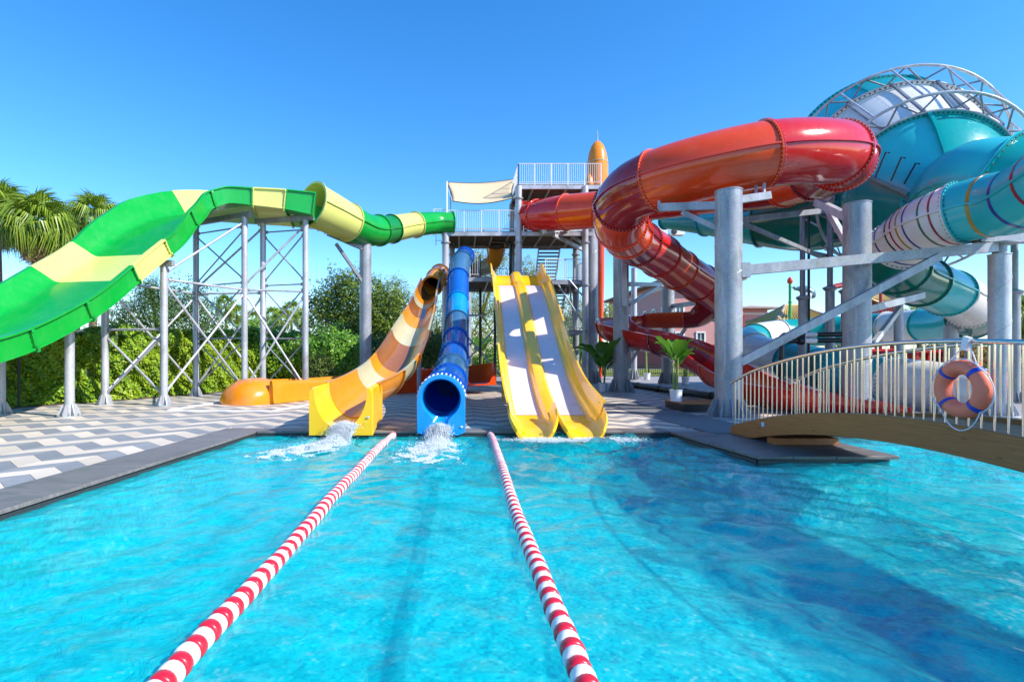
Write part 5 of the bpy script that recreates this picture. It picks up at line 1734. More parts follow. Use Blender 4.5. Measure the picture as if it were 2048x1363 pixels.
# ------------------------------------------------------------------ planting
def leaf_cloud(name, P, N, size, mat, parent, seed=1, aspect=0.6, tilt=0.9, kind=None, droop=0.0):
    """Many small leaf blades (bent diamonds) at points P facing roughly along N."""
    g = np.random.default_rng(seed)
    P = np.asarray(P, float); n_ = len(P)
    N = np.asarray(N, float) + g.normal(0, tilt, (n_, 3)) * 0.6
    N /= np.linalg.norm(N, axis=1)[:, None] + 1e-9
    Q = g.normal(0, 1, (n_, 3)); Q[:, 2] -= droop
    T = Q - N * (Q * N).sum(1)[:, None]; T /= np.linalg.norm(T, axis=1)[:, None] + 1e-9
    S = np.cross(N, T)
    s = (size * g.uniform(0.55, 1.35, n_))[:, None]
    V = np.stack([P - T * s, P + S * s * aspect * 0.9 - N * s * 0.12, P + T * s - N * s * 0.25, P - S * s * aspect * 0.9 - N * s * 0.12], axis=1)
    F = np.arange(n_ * 4).reshape(-1, 4)
    return mesh_arrays(name, V.reshape(-1, 3), F, MAT[mat], parent, kind)


def blob_points(blobs, n_, seed, shell=0.35, lump=0.22, flat=1.0, clump=0):
    """Points through the outer part of several lumpy balls."""
    g = np.random.default_rng(seed)
    w = np.array([r ** 2 for _, r in blobs]); w = w / w.sum()
    which = g.choice(len(blobs), n_, p=w)
    D = g.normal(0, 1, (n_, 3)); D /= np.linalg.norm(D, axis=1)[:, None]
    C = np.array([b[0][:] for b in blobs])[which]
    r = np.array([b[1] for b in blobs])[which]
    ph = which * 1.7
    bump_ = 1 + lump * (np.sin(D[:, 0] * 5 + ph) * np.sin(D[:, 1] * 6 + ph * 2) + 0.7 * np.sin(D[:, 2] * 8 + ph * 3) * np.sin(D[:, 0] * 9)) + 0.5 * lump * np.sin(D[:, 0] * 17 + D[:, 2] * 13) * np.sin(D[:, 1] * 15 + 2)
    rad_ = r * bump_ * (1 - shell * g.random(n_) ** 1.6)
    P = C + D * rad_[:, None] * np.array((1, 1, flat))
    return P, D


def tree(base, blobs, n_, size, mat, label, seed, trunk=0.18, name='tree', bark='bark', shell=0.45, lump=0.25, extra=None, aspect=0.55, droop=0.3, group=None):
    root = thing(name, base[:], label, 'tree', group)
    P, D = blob_points(blobs, n_, seed, shell, lump)
    leaf_cloud('crown', P, D * 0.6 + np.array((0, 0, 0.5)), size, mat, root, seed, aspect, droop=droop)
    if extra:
        m2, n2 = extra
        P, D = blob_points(blobs, n2, seed + 50, 0.12, lump)
        k = D[:, 2] > 0.05  # creeper on upper sides only, its paler leaves painting in top light
        leaf_cloud('toplit_growth', P[k] + D[k] * 0.1, D[k] * 0.6 + np.array((0, 0, 0.6)), size, m2, root, seed + 9, aspect, droop=droop)
    top = max(blobs, key=lambda b: b[0].z)[0]
    rs = random.Random(seed)
    mid = Vector((base.x + rs.uniform(-0.3, 0.3), base.y, base.z + (top.z - base.z) * 0.45))
    MB().pipe([base - Vector((0, 0, 0.1)), base.lerp(mid, 0.5) + Vector((0.1, 0, 0)), mid, top], [trunk * 1.25, trunk, trunk * 0.8, trunk * 0.25], 9).build('trunk', MAT[bark], root)
    for c, r in blobs:
        MB().pipe([mid.lerp(top, 0.1), mid.lerp(Vector(c), 0.5) + Vector((0, 0, 0.25)), c], [trunk * 0.5, trunk * 0.35, trunk * 0.12], 6).build('limb', MAT[bark], root)
    return root


# ivy-clad hedge along the left edge of the deck
HL = [Vector(p) for p in ((-17.5, 14.3, 0), (-15.1, 17.6, 0), (-13.2, 21.3, 0), (-11.8, 25.0, 0), (-10.0, 29.5, 0), (-7.4, 34.5, 0))]
he = thing('ivy_hedge', (-13, 22, 0), 'long dense ivy-covered hedge behind the left slide supports', 'hedge')
g = np.random.default_rng(3)
PP, NN = [], []
core = MB()
for i in range(len(HL) - 1):
    a, b_ = HL[i], HL[i + 1]
    t = (b_ - a); L = t.length; t = t / L
    nr = Vector((t.y, -t.x, 0))
    n_ = int(L * 3.0 * 1500)
    u = g.random(n_); v_ = g.random(n_)
    ht = 2.75 + 0.22 * np.sin((u * L + i * 7) * 1.1) + 0.14 * np.sin((u * L + i * 3) * 3.1)
    face = v_ < 0.8
    z = np.where(face, (v_ / 0.8) ** 0.92 * ht, ht + g.normal(0, 0.06, n_))
    bulge = 0.14 * np.sin(u * L * 2.3 + z * 2.7 + i) + 0.10 * np.sin(u * L * 5.1 - z * 4.3) + 0.07 * np.sin(u * L * 9 + z * 8)
    off = np.where(face, 0.06 + bulge + g.normal(0, 0.05, n_) + 0.22 * np.exp(-z / 0.35) - 0.22 * np.clip(z - ht + 0.4, 0, 1), -g.random(n_) * 1.1)
    base = np.array(a[:])[None, :] + np.outer(u * L, np.array(t[:])) + np.outer(off, np.array(nr[:]))
    base[:, 2] = z
    PP.append(base); NN.append(np.where(face[:, None], np.array(nr[:])[None, :] + np.array((0, 0, 0.45)), np.array((0, 0, 1.0))[None, :]))
    q = [a - nr * 1.2, b_ - nr * 1.2, b_ - nr * 0.10, a - nr * 0.10]
    core.add([p for p in q] + [p + Vector((0, 0, 2.5)) for p in q], [(0, 1, 2, 3), (7, 6, 5, 4), (0, 4, 5, 1), (1, 5, 6, 2), (2, 6, 7, 3), (3, 7, 4, 0)])
leaf_cloud('ivy_leaves', np.vstack(PP), np.vstack(NN), 0.056, 'ivy', he, 4, 0.75, 0.8, 'stuff')
core.build('twig_core', MAT['dark_leaf'], he)
# strip of planted ground along the foot of the hedge
MB().prism([(p.x + 0.45, p.y - 0.25) for p in HL] + [(p.x - 1.5, p.y + 0.5) for p in reversed(HL)], -0.05, 0.03).build('planting_bed', MAT['soil'], he)

# shrubs
def shrub(px, d, ztop, w, mat, label, seed, n_=9000, size=0.09, name='shrub', dy=0.0):
    x = (px - PX) * d / FOC
    base = Vector((x, d, 0))
    root = thing(name, base[:], label, 'shrub')
    rs = random.Random(seed)
    blobs = [(Vector((x, d, ztop * 0.55)), ztop * 0.45)]
    for k in range(6):
        blobs.append((Vector((x + rs.uniform(-w, w) * 0.6, d + rs.uniform(-0.6, 0.9), ztop * rs.uniform(0.3, 0.68))), ztop * rs.uniform(0.22, 0.34)))
    P, D = blob_points(blobs, n_, seed, 0.4, 0.2)
    P[:, 2] = np.abs(P[:, 2])
    leaf_cloud('foliage_mass', P, D + np.array((0, -0.2, 0.5)), size, mat, root, seed, 0.5, 0.9, droop=0.4)
    for c, r in blobs[:5]:
        MB().pipe([base, base.lerp(c, 0.5) + Vector((0.05, 0, 0.1)), c], [0.06, 0.045, 0.015], 6).build('stem', MAT['bark'], root)
    return root


shrub(545, 30.5, 3.7, 3.0, 'laurel', 'broad glossy green shrub behind the slide frame', 21, 14000)
shrub(590, 29.0, 2.2, 2.2, 'ivy', 'yellow-green shrub low between two slide columns', 22, 9000, 0.08)
shrub(662, 29.5, 3.35, 1.6, 'laurel', 'rounded bright green shrub left of the garden lamp', 23, 14000)
shrub(640, 27.5, 1.9, 0.9, 'olive_leaf', 'small pale feathery shrub in front of the rounded shrub', 24, 6000, 0.06)
shrub(760, 34.0, 3.0, 2.5, 'dark_leaf', 'dark low shrub behind the orange run-out', 25, 9000)
shrub(850, 37.0, 3.6, 1.6, 'olive_leaf', 'olive shrub left of the blue tube', 26, 8000)
shrub(470, 29.0, 3.3, 2.6, 'laurel', 'mixed green shrub at the end of the ivy hedge', 27, 9000)
shrub(985, 46.0, 2.6, 2.0, 'laurel', 'green shrub behind the fence between blue and yellow slides', 28, 6000)

A_ = lambda px, py, d: at(px, py, d)
tree(at(330, 740, 33) * 1.0 - Vector((0, 0, at(330, 740, 33).z)), [(A_(325, 604, 33), 1.7), (A_(268, 630, 33), 1.6), (A_(390, 610, 33.5), 1.6), (A_(240, 665, 32.5), 1.5), (A_(345, 660, 32.5), 2.0), (A_(420, 655, 33), 1.5), (A_(300, 580, 33.5), 0.9)], 26000, 0.085, 'dark_leaf',
     'dark fine-leaved tree rising behind the ivy hedge', 31, aspect=0.35, lump=0.34, shell=0.7)
tree(at(715, 745, 42) - Vector((0, 0, at(715, 745, 42).z)), [(A_(705, 612, 42), 2.7), (A_(660, 660, 41.5), 2.3), (A_(760, 630, 42.5), 2.4), (A_(715, 690, 41), 2.6), (A_(690, 580, 42), 1.35), (A_(780, 680, 41.8), 2.1), (A_(640, 610, 42.5), 1.1)], 30000, 0.10, 'dark_leaf',
     'big round tree overgrown with creeper behind the grey column', 32, 0.25, extra=('creeper', 16000), lump=0.3)
tree(at(790, 745, 45) - Vector((0, 0, at(790, 745, 45).z)), [(A_(785, 590, 45), 1.6), (A_(800, 630, 45), 1.6), (A_(770, 620, 45.5), 1.7), (A_(812, 680, 45), 1.6), (A_(835, 700, 44), 1.3)], 14000, 0.09, 'creeper',
     'yellow-green tree rising right of the round tree', 33, aspect=0.4)
tree(at(960, 745, 50) - Vector((0, 0, at(960, 745, 50).z)), [(A_(955, 520, 50), 1.5), (A_(1000, 515, 50), 1.4), (A_(975, 560, 50), 1.8), (A_(945, 610, 50), 1.9), (A_(990, 620, 50), 2.0), (A_(960, 670, 49), 2.2), (A_(1005, 690, 49), 2.0), (A_(930, 700, 49), 1.8)], 24000, 0.10, 'bamboo_leaf',
     'tall sunlit yellow-green trees seen through the tower', 34, aspect=0.3, lump=0.35, shell=0.75)
tree(at(880, 745, 44) - Vector((0, 0, at(880, 745, 44).z)), [(A_(872, 640, 44), 1.6), (A_(885, 690, 43), 1.7), (A_(860, 690, 43), 1.5)], 12000, 0.085, 'olive_leaf', 'olive-green tree between half-pipe and blue tube', 35, aspect=0.35)
tree(at(1150, 745, 50) - Vector((0, 0, at(1150, 745, 50).z)), [(A_(1145, 620, 50), 1.5), (A_(1165, 650, 50), 1.6), (A_(1130, 660, 50), 1.6), (A_(1150, 700, 50), 1.9), (A_(1212, 622, 52), 0.9), (A_(1205, 645, 52), 1.1)], 14000, 0.10, 'bamboo_leaf', 'light green tree behind the stair flights', 36, aspect=0.35)
tree(at(1050, 745, 52) - Vector((0, 0, at(1050, 745, 52).z)), [(A_(1050, 540, 52), 1.3), (A_(1062, 570, 52), 1.4), (A_(1045, 610, 52), 1.6), (A_(1080, 660, 52), 1.8)], 10000, 0.10, 'bamboo_leaf', 'yellow-green tree top right behind the yellow slide start', 37, aspect=0.35)

# fan palms
def fan_mesh(rad_, seed, droop):
    rs = random.Random(seed)
    vs, fs = [], []
    pet = 1.0
    # petiole
    for f in (0, 1):
        x = pet * f
        vs += [(x, -0.018, 0.0), (x, 0.018, 0.0)]
    fs.append((0, 1, 3, 2))
    nb = 26
    for k in range(nb):
        q_ = k / (nb - 1)
        a = R(-125 + 250 * q_) + rs.uniform(-0.05, 0.05)
        L = rad_ * (1.0 - 0.25 * abs(q_ - 0.5)) * rs.uniform(0.85, 1.1)
        w = 0.038
        b = len(vs)
        c, s = math.cos(a), math.sin(a)
        dr = droop * rs.uniform(0.6, 1.5)
        kink = rs.uniform(0.5, 0.62)
        for f, ww in ((0.05, 0.4), (kink, 1.0), (kink + 0.2, 0.55), (1.05, 0.08)):
            over = max(0, f - kink)
            sag = -dr * over * 1.5 * rad_ - 0.06 * f
            run = min(f, kink) + over * max(0.15, 1 - dr * 0.75)
            px_, py_ = pet + c * L * run, s * L * run
            vs += [(px_ + s * w * ww, py_ - c * w * ww, sag + 0.015 * (k % 2)), (px_ - s * w * ww, py_ + c * w * ww, sag - 0.015 * (k % 2))]
        for i in range(3):
            fs.append((b + 2 * i, b + 2 * i + 2, b + 2 * i + 3, b + 2 * i + 1))
    return MB().add(vs, fs).mesh('frond')


FANS = [fan_mesh(0.95, 1, 0.55), fan_mesh(1.0, 2, 1.0), fan_mesh(0.95, 3, 1.3)]
DEADS = [fan_mesh(0.8, 4, 1.3), fan_mesh(0.75, 5, 1.0)]
for me in FANS: me.materials.append(MAT['palm_leaf'])
for me in DEADS: me.materials.append(MAT['dead_frond'])


def palm(base, zc_, scale, label, seed, nl=46, nd=28, group='fan palms'):
    rs = random.Random(seed)
    root = thing('fan_palm', base[:], label, 'palm tree', group)
    top = Vector((base.x + rs.uniform(-0.2, 0.2), base.y, zc_))
    MB().pipe([base, base.lerp(top, 0.5) + Vector((0.08, 0, 0)), top], [0.26 * scale, 0.2 * scale, 0.17 * scale], 12).build('trunk', MAT['palm_bark'], root)
    for k in range(nl):
        f = (k + 0.5) / nl
        el = R(85 - 118 * f ** 0.9)
        a = k * 2.39996 + rs.uniform(-0.2, 0.2)
        o = bpy.data.objects.new('frond', FANS[0 if f < 0.35 else (1 if f < 0.7 else 2)]); COL.objects.link(o); o.parent = root
        o.location = top - ORG[root] + Vector((0, 0, 0.12 * scale * (1 - f)))
        s = scale * rs.uniform(0.9, 1.12)
        o.scale = (s, s, s)
        o.rotation_euler = (rs.uniform(-0.35, 0.35), -el, a)
    for k in range(nd):
        a = k * 2.39996 + 1
        o = bpy.data.objects.new('dead_frond', DEADS[k % 2]); COL.objects.link(o); o.parent = root
        o.location = top - ORG[root] + Vector((0, 0, -0.1 - 0.35 * scale * (k / nd)))
        s = scale * rs.uniform(0.75, 1.0)
        o.scale = (s, s, s)
        o.rotation_euler = (rs.uniform(-0.3, 0.3), R(rs.uniform(42, 82)), a)
    return root


def zero(p): return Vector((p.x, p.y, 0))


p = at(78, 455, 34); palm(zero(p), p.z, 1.25, 'large fan palm with a full ragged crown behind the green slide', 1)
p = at(183, 440, 40); palm(zero(p), p.z, 1.15, 'smaller fan palm right of the large one behind the slide', 2, 32)
p = at(-4, 430, 36); palm(zero(p), p.z, 1.25, 'fan palm cut off by the left picture edge', 3)
p = at(140, 465, 44); palm(zero(p), p.z, 1.2, 'fan palm half hidden between the two clear palm crowns', 4, 34)
for i, (px, py, d, s) in enumerate(((452, 612, 85, 1.1), (474, 628, 88, 1.0), (545, 632, 92, 1.0), (566, 640, 80, 1.0), (583, 622, 95, 1.15), (604, 640, 86, 0.9), (500, 640, 84, 0.95))):
    p = at(px, py, d)
    palm(zero(p), p.z, s, ('far palm left of the column row', 'second far palm beside the white house', 'far palm between the middle slide columns', 'squat far palm right of the middle columns', 'tallest far palm between the right columns', 'far palm close to the right slide column', 'low far palm over the white house')[i], 40 + i, 22, 10, 'far palms on the skyline')
p = at(1838, 645, 62); palm(zero(p), p.z, 1.3, 'far palm between the tube bends at the right', 60, 26, 10, 'far palms on the skyline')
p = at(2046, 640, 48); palm(zero(p), p.z, 1.4, 'far palm at the right picture edge', 61, 30, 10, 'far palms on the skyline')

# ------------------------------------------------------------------ lawn and far buildings
MB().prism([(-40, 47.4), (60, 47.4), (60, 66), (-40, 66)], -0.05, 0.02).build('lawn', MAT['lawn_leaf'], None, 'structure')


def window(root, c, w, h, u, nrm, depth=0.06):
    """Framed window on a facade: centre c, along direction u, outward normal nrm."""
    up = Vector((0, 0, 1)); u = Vector(u); nrm = Vector(nrm)
    f = MB()
    for a, b_, ww in ((c - u * (w / 2) - up * (h / 2), c - u * (w / 2) + up * (h / 2), 0.16), (c + u * (w / 2) - up * (h / 2), c + u * (w / 2) + up * (h / 2), 0.16)):
        f.bar(a + nrm * 0.05, b_ + nrm * 0.05, 0.2, 0.14, up=nrm)
    for s in (-1, 1):
        f.bar(c - u * (w / 2 + 0.1) + up * (s * h / 2) + nrm * 0.06, c + u * (w / 2 + 0.1) + up * (s * h / 2) + nrm * 0.06, 0.2, 0.2, up=up)
    f.bar(c - up * (h / 2) + nrm * 0.045, c + up * (h / 2) + nrm * 0.045, 0.08, 0.08, up=nrm)
    o = f.build('window', MAT['frame_white'], root)
    q = c + nrm * 0.02
    MB().add([q - u * (w / 2) - up * (h / 2), q + u * (w / 2) - up * (h / 2), q + u * (w / 2) + up * (h / 2), q - u * (w / 2) + up * (h / 2)], [(0, 1, 2, 3)]).build('pane', MAT['window_glass'], o)


def hip_roof(root, x0, x1, y0, y1, z, rise, over, name='roof', mat='roof_grey'):
    a, b_, c, d = x0 - over, x1 + over, y0 - over, y1 + over
    m_ = min(b_ - a, d - c) / 2
    ym = (c + d) / 2
    if b_ - a >= d - c: r0, r1 = Vector((a + m_, ym, z + rise)), Vector((b_ - m_, ym, z + rise))
    else: r0, r1 = Vector(((a + b_) / 2, c + m_, z + rise)), Vector(((a + b_) / 2, d - m_, z + rise))
    e = 0.22
    vs = [(a, c, z), (b_, c, z), (b_, d, z), (a, d, z), (a, c, z - e), (b_, c, z - e), (b_, d, z - e), (a, d, z - e), r0[:], r1[:]]
    if b_ - a >= d - c: fs = [(0, 1, 9, 8), (1, 2, 9), (2, 3, 8, 9), (3, 0, 8)]
    else: fs = [(0, 1, 8), (1, 2, 9, 8), (2, 3, 9), (3, 0, 8, 9)]
    fs += [(4, 7, 6, 5), (0, 4, 5, 1), (1, 5, 6, 2), (2, 6, 7, 3), (3, 7, 4, 0)]
    return MB().add(vs, fs).build(name, MAT[mat], root)


def hotel(x0, x1, y0, y1, zt_, label, rows, nfront, nside, wall='pink_wall', rise=1.2):
    root = thing('hotel_building', ((x0 + x1) / 2, y0, 0), label, 'building')
    MB().lohi((x0, y0, 0), (x1, y1, zt_)).build('wall', MAT[wall], root)
    MB().lohi((x0 - 0.08, y0 - 0.08, zt_ - 0.9), (x1 + 0.08, y1 + 0.08, zt_ - 0.55)).build('cornice', MAT['cream_wall'], root)
    MB().lohi((x0 - 0.05, y0 - 0.05, 0), (x1 + 0.05, y1 + 0.05, 3.2)).build('plinth', MAT['red_wall'], root)
    hip_roof(root, x0, x1, y0, y1, zt_ + 0.25, rise, 1.3)
    for z in rows:
        for i in range(nfront):
            window(root, Vector((x0 + (x1 - x0) * (i + 0.5) / nfront, y0, z)), 1.1, 1.9, (1, 0, 0), (0, -1, 0))
        for i in range(nside):
            window(root, Vector((x0, y0 + (y1 - y0) * (i + 0.5) / nside, z)), 1.2, 1.9, (0, -1, 0), (-1, 0, 0))
    return root


q = at(1338, 562, 74)
hotel(q.x, q.x + 8.5, 74, 104, q.z, 'pink hotel with white-framed windows seen past the spiral slide', (3.9, 7.4), 3, 8)
q = at(1420, 660, 80); hotel(q.x, q.x + 4.6, 84, 96, at(0, 588, 84).z, 'tall pink hotel wing just right of the thick front column', (4.5, 7.6), 2, 3)
q = at(1490, 622, 88); hotel(q.x, q.x + 3.6, 88, 100, at(0, 618, 88).z, 'lower pink hotel wing with a flat overhanging roof', (3.2, 6.0), 2, 3, rise=0.5)
q = at(1515, 660, 95); hotel(q.x, q.x + 6.5, 97, 110, at(0, 652, 97).z, 'small pink house with a brown roof beside the pagoda', (3.6,), 3, 2, rise=1.6)
wh = thing('white_house', at(465, 700, 78)[:2] + (0,), 'low white house between the slide columns on the left', 'house')
q = at(448, 660, 78); xw = at(520, 660, 78).x
MB().lohi((q.x, 78, 0), (xw, 86, 5.3)).build('wall', MAT['cream_wall'], wh); hip_roof(wh, q.x, xw, 78, 86, 5.35, 0.6, 0.6, mat='frame_white')
for i in range(3): window(wh, Vector((q.x + (xw - q.x) * (i + 0.5) / 3, 78, 4.0)), 0.9, 1.2, (1, 0, 0), (0, -1, 0))
wh = thing('white_pavilion', at(570, 700, 70)[:2] + (0,), 'small white pavilion roof between the right slide columns', 'pavilion')
q = at(548, 675, 70); xw = at(600, 675, 70).x
for xx in (q.x, (q.x + xw) / 2, xw):
    MB().lohi((xx - 0.1, 69.9, 0), (xx + 0.1, 70.1, 3.7)).build('post', MAT['frame_white'], wh)
hip_roof(wh, q.x, xw, 70, 73, 3.8, 0.9, 0.4, mat='frame_white')


def pagoda(px, d, zeave, half, label, ridge, two=False):
    x = (px - PX) * d / FOC
    root = thing('pagoda_pavilion', (x, d, 0), label, 'pavilion')
    for sx in (-0.72, -0.3, 0.3, 0.72):
        for sy in (0, half * 1.2):
            MB().cyl((x + sx * half, d + sy, 0), (x + sx * half, d + sy, zeave), 0.16, n=10).build('red_post', MAT['lacquer_red'], root)
    MB().lohi((x - half * 0.8, d - 0.1, zeave - 0.45), (x + half * 0.8, d + half * 1.3, zeave - 0.05)).build('beam', MAT['lacquer_red'], root)
    MB().lohi((x - half * 0.78, d - 0.05, 0), (x + half * 0.78, d + 0.05, 0.9)).build('parapet', MAT['lacquer_red'], root)

    def roof(z0, hw, rise):
        y0, y1 = d - hw * 0.35, d + hw * 1.5
        ym = (y0 + y1) / 2; hy = (y1 - y0) / 2
        def rp(u, f, side):
            # u along the eave -1..1, f from eave 0 to ridge 1, curved up towards the corners
            k = 1 - f
            lift = 0.42 * abs(u) ** 3 * k
            zz = z0 + rise * (f ** 1.35) + lift
            if side == 0: return Vector((x + hw * (u * k + u * 0.22 * f), ym - hy * k, zz))
            if side == 1: return Vector((x + hw * (k + 0.22 * f), ym + hy * u * k, zz))
            if side == 2: return Vector((x - hw * (u * k + u * 0.22 * f), ym + hy * k, zz))
            return Vector((x - hw * (k + 0.22 * f), ym - hy * u * k, zz))
        mb = MB()
        for side in range(4):
            mb.loft([[rp(u, f, side) for u in np.linspace(-1, 1, 13)] for f in np.linspace(0, 1, 6)], False, False)
        rf0 = mb.build('roof', MAT['roof_tile'], root)
        rf0.modifiers.new('thick', 'SOLIDIFY').thickness = 0.12
        for side in range(4):
            for u in np.linspace(-0.94, 0.94, 17):
                MB().pipe([rp(u, f, side) + Vector((0, 0, 0.05)) for f in np.linspace(0, 1, 5)], 0.075, 6).build('tile_rib', MAT['roof_tile'], rf0)
            MB().pipe([rp(u, 0, side) + Vector((0, 0, -0.12)) for u in np.linspace(-1, 1, 13)], 0.11, 6).build('eave_board', MAT['gold_paint'], rf0)
            MB().pipe([rp(1, f, side) + Vector((0, 0, 0.09)) for f in np.linspace(0, 1, 6)], 0.12, 6).build('hip_ridge', MAT['roof_grey'], rf0)
        MB().cyl((x - hw * 0.26, ym, z0 + rise + 0.05), (x + hw * 0.26, ym, z0 + rise + 0.05), 0.14, n=8).build('ridge', MAT['roof_tile'], rf0)
    roof(zeave, half, ridge)
    if two:
        MB().lohi((x - half * 0.5, d + 0.2, zeave + 0.4), (x + half * 0.5, d + half, zeave + 2.6)).build('upper_room', MAT['lacquer_red'], root)
        roof(zeave + 2.6, half * 0.7, ridge * 0.8)
    return root


pagoda(1606, 58, EYE + (711 - 646) * 58 / FOC, 3.4, 'pavilion with a curved yellow tiled roof on red posts', 2.0)
pagoda(1768, 56, EYE + (711 - 655) * 56 / FOC, 2.6, 'two-tiered pagoda with golden roofs behind the thick right column', 1.3, True)
gp = thing('green_mast', at(1580, 660, 56)[:2] + (0,), 'green pole with a red bud on top beside the pavilion', 'pole')
q = at(1580, 566, 56); MB().cyl((q.x, q.y, 0), q, 0.15, 0.13, n=10).build('pole', MAT['green_paint'], gp)
MB().lathe((q.x, q.y, q.z - 0.1), [(0.1, 0), (0.24, 0.15), (0.28, 0.35), (0.2, 0.55), (0.02, 0.75)], 12).build('bud', MAT['orange_red_gel'], gp)
MB().lathe((q.x, q.y, q.z - 2.0), [(0.2, 0), (0.2, 0.1)], 10).build('collar', MAT['green_paint'], gp)
wl_ = thing('whale_statue', at(1612, 660, 57)[:2] + (0,), 'leaping grey and white whale statue above the pavilion roof', 'statue')
spine = [at(1588, 578, 57), at(1598, 577, 57), at(1607, 579, 57), at(1616, 584, 57), at(1622, 590, 57), at(1621, 597, 57)]
MB().pipe([Vector(p_) for p_ in spline([s_[:] for s_ in spine], 4)], list(np.interp(np.linspace(0, 1, 21), [0, 0.2, 0.45, 0.7, 0.9, 1], [0.1, 0.26, 0.5, 0.56, 0.4, 0.08])), 14).build('body', MAT['whale_grey'], wl_)
MB().pipe([at(1610, 588, 56.6), at(1617, 592, 56.6), at(1620, 598, 56.6)], [0.2, 0.42, 0.12], 12).build('belly', MAT['white_plastic'], wl_)
q = at(1588, 578, 57)
MB().add([q + Vector(v_) for v_ in ((0.2, 0, 0), (-0.3, -0.5, 0.25), (-0.1, 0, 0.1), (-0.3, 0.5, 0.25), (0.2, 0, 0.1), (-0.3, -0.5, 0.32), (-0.1, 0, 0.2), (-0.3, 0.5, 0.32))], [(0, 1, 2), (0, 2, 3), (4, 6, 5), (4, 7, 6), (0, 4, 5, 1), (0, 3, 7, 4), (1, 5, 6, 2), (2, 6, 7, 3)]).build('tail_fluke', MAT['whale_grey'], wl_)
MB().cyl((at(1613, 600, 57).x, 57, 0), at(1613, 590, 57), 0.16, n=8).build('mount', MAT['steel_dark'], wl_)
# red pipe arches
ra = thing('red_pipe_arch', at(1765, 660, 50)[:2] + (0,), 'red curved pipe structure behind the thick right column', 'structure')
for pts in ([(1742, 522), (1757, 540), (1761, 575), (1761, 720)], [(1742, 512), (1749, 530), (1749, 548), (1770, 540), (1800, 542)], [(1786, 720), (1786, 576)], [(1700, 560), (1725, 545), (1790, 538)], [(1668, 574), (1700, 568)]):
    MB().pipe([Vector(v_) for v_ in spline([at(a, b_, 50)[:] for a, b_ in pts], 5)], 0.13, 8).build('pipe_length', MAT['lacquer_red'], ra)
MB().bar(at(1664, 574, 50.5), at(1800, 545, 50.5), 0.2, 0.5).build('girder', MAT['red_wall'], ra)
for i, (px, py) in enumerate(((1512, 662), (1527, 658), (1541, 660))):
    um = thing('parasol', at(px, 700, 52)[:2] + (0,), ('leftmost purple parasol near the hotel', 'middle purple parasol near the hotel', 'rightmost purple parasol near the hotel')[i], 'parasol', 'purple parasols')
    q = at(px, py, 52 + i)
    MB().cyl((q.x, q.y, 0), q, 0.04, n=6).build('pole', MAT['frame_white'], um)
    MB().lathe(q, [(0.9, -0.35), (0.93, -0.33), (0.5, -0.08), (0.03, 0.1)], 8).build('canopy', MAT['purple_cloth'], um)
# dark red kiosks and planting beyond the bridge
for i, (pa_, pb_, d, zt_) in enumerate(((1738, 1800, 38, 2.0), (1830, 1900, 36, 1.9), (1950, 2060, 34, 2.1))):
    k = thing('red_kiosk', ((pa_ + pb_) / 2 * 0 + at((pa_ + pb_) / 2, 700, d).x, d, 0), ('dark red kiosk behind the middle of the bridge', 'dark red kiosk with white trim behind the life ring', 'dark red kiosk at the right picture edge')[i], 'kiosk')
    x0, x1 = at(pa_, 700, d).x, at(pb_, 700, d).x
    MB().lohi((x0, d, 0), (x1, d + 3, zt_)).build('wall', MAT['red_wall'], k)
    MB().lohi((x0 - 0.2, d - 0.3, zt_), (x1 + 0.2, d + 3.2, zt_ + 0.18)).build('roof', MAT['lacquer_red'], k)
    for j in range(4):
        xx = x0 + (x1 - x0) * j / 3
        MB().lohi((xx - 0.08, d - 0.2, 0), (xx + 0.08, d - 0.04, zt_ - 0.001)).build('post', MAT['lacquer_red'], k)
    for j in range(3):
        xx = x0 + (x1 - x0) * (j + 0.5) / 3
        MB().lohi((xx - 0.3, d - 0.02, 0.8), (xx + 0.3, d - 0.005, 1.6)).build('hatch', MAT['window_glass' if j % 2 else 'gold_paint'], k)
shrub(1960, 30, 2.3, 2.5, 'blossom', 'flowering shrub with orange blossoms right of the lowest tube bend', 71, 9000)
shrub(1700, 45, 3.2, 2.2, 'olive_leaf', 'olive shrub beneath the pavilion roof', 72, 7000)
shrub(1548, 48, 3.4, 1.8, 'olive_leaf', 'pale shrub between parasols and pavilion', 73, 7000)
shrub(1400, 52, 3.0, 2.0, 'olive_leaf', 'pale shrub below the hotel beside the front column', 74, 6000)
shrub(2040, 24, 1.6, 0.7, 'bamboo_leaf', 'yellow-green shrub by the right picture edge', 75, 4000)
shrub(1880, 46, 3.2, 2.5, 'dark_leaf', 'dark green shrub behind the kiosks', 76, 8000)

# ------------------------------------------------------------------ splashing water
m = bpy.data.materials.new('foam'); MAT['foam'] = m
n, l, b = nodes_of(m)
b.inputs['Base Color'].default_value = (0.95, 0.97, 0.98, 1)
b.inputs['Roughness'].default_value = 0.35
b.inputs['Subsurface Weight'].default_value = 0.0
t = n.new('ShaderNodeBsdfTranslucent'); t.inputs[0].default_value = (0.85, 0.95, 1.0, 1)
tp = n.new('ShaderNodeBsdfTransparent')
mx = n.new('ShaderNodeMixShader'); mx.inputs[0].default_value = 0.45
l.new(b.outputs[0], mx.inputs[1]); l.new(t.outputs[0], mx.inputs[2])
m2 = n.new('ShaderNodeMixShader'); m2.inputs[0].default_value = 0.05
l.new(mx.outputs[0], m2.inputs[1]); l.new(tp.outputs[0], m2.inputs[2])
l.new(m2.outputs[0], n['Material Output'].inputs[0])

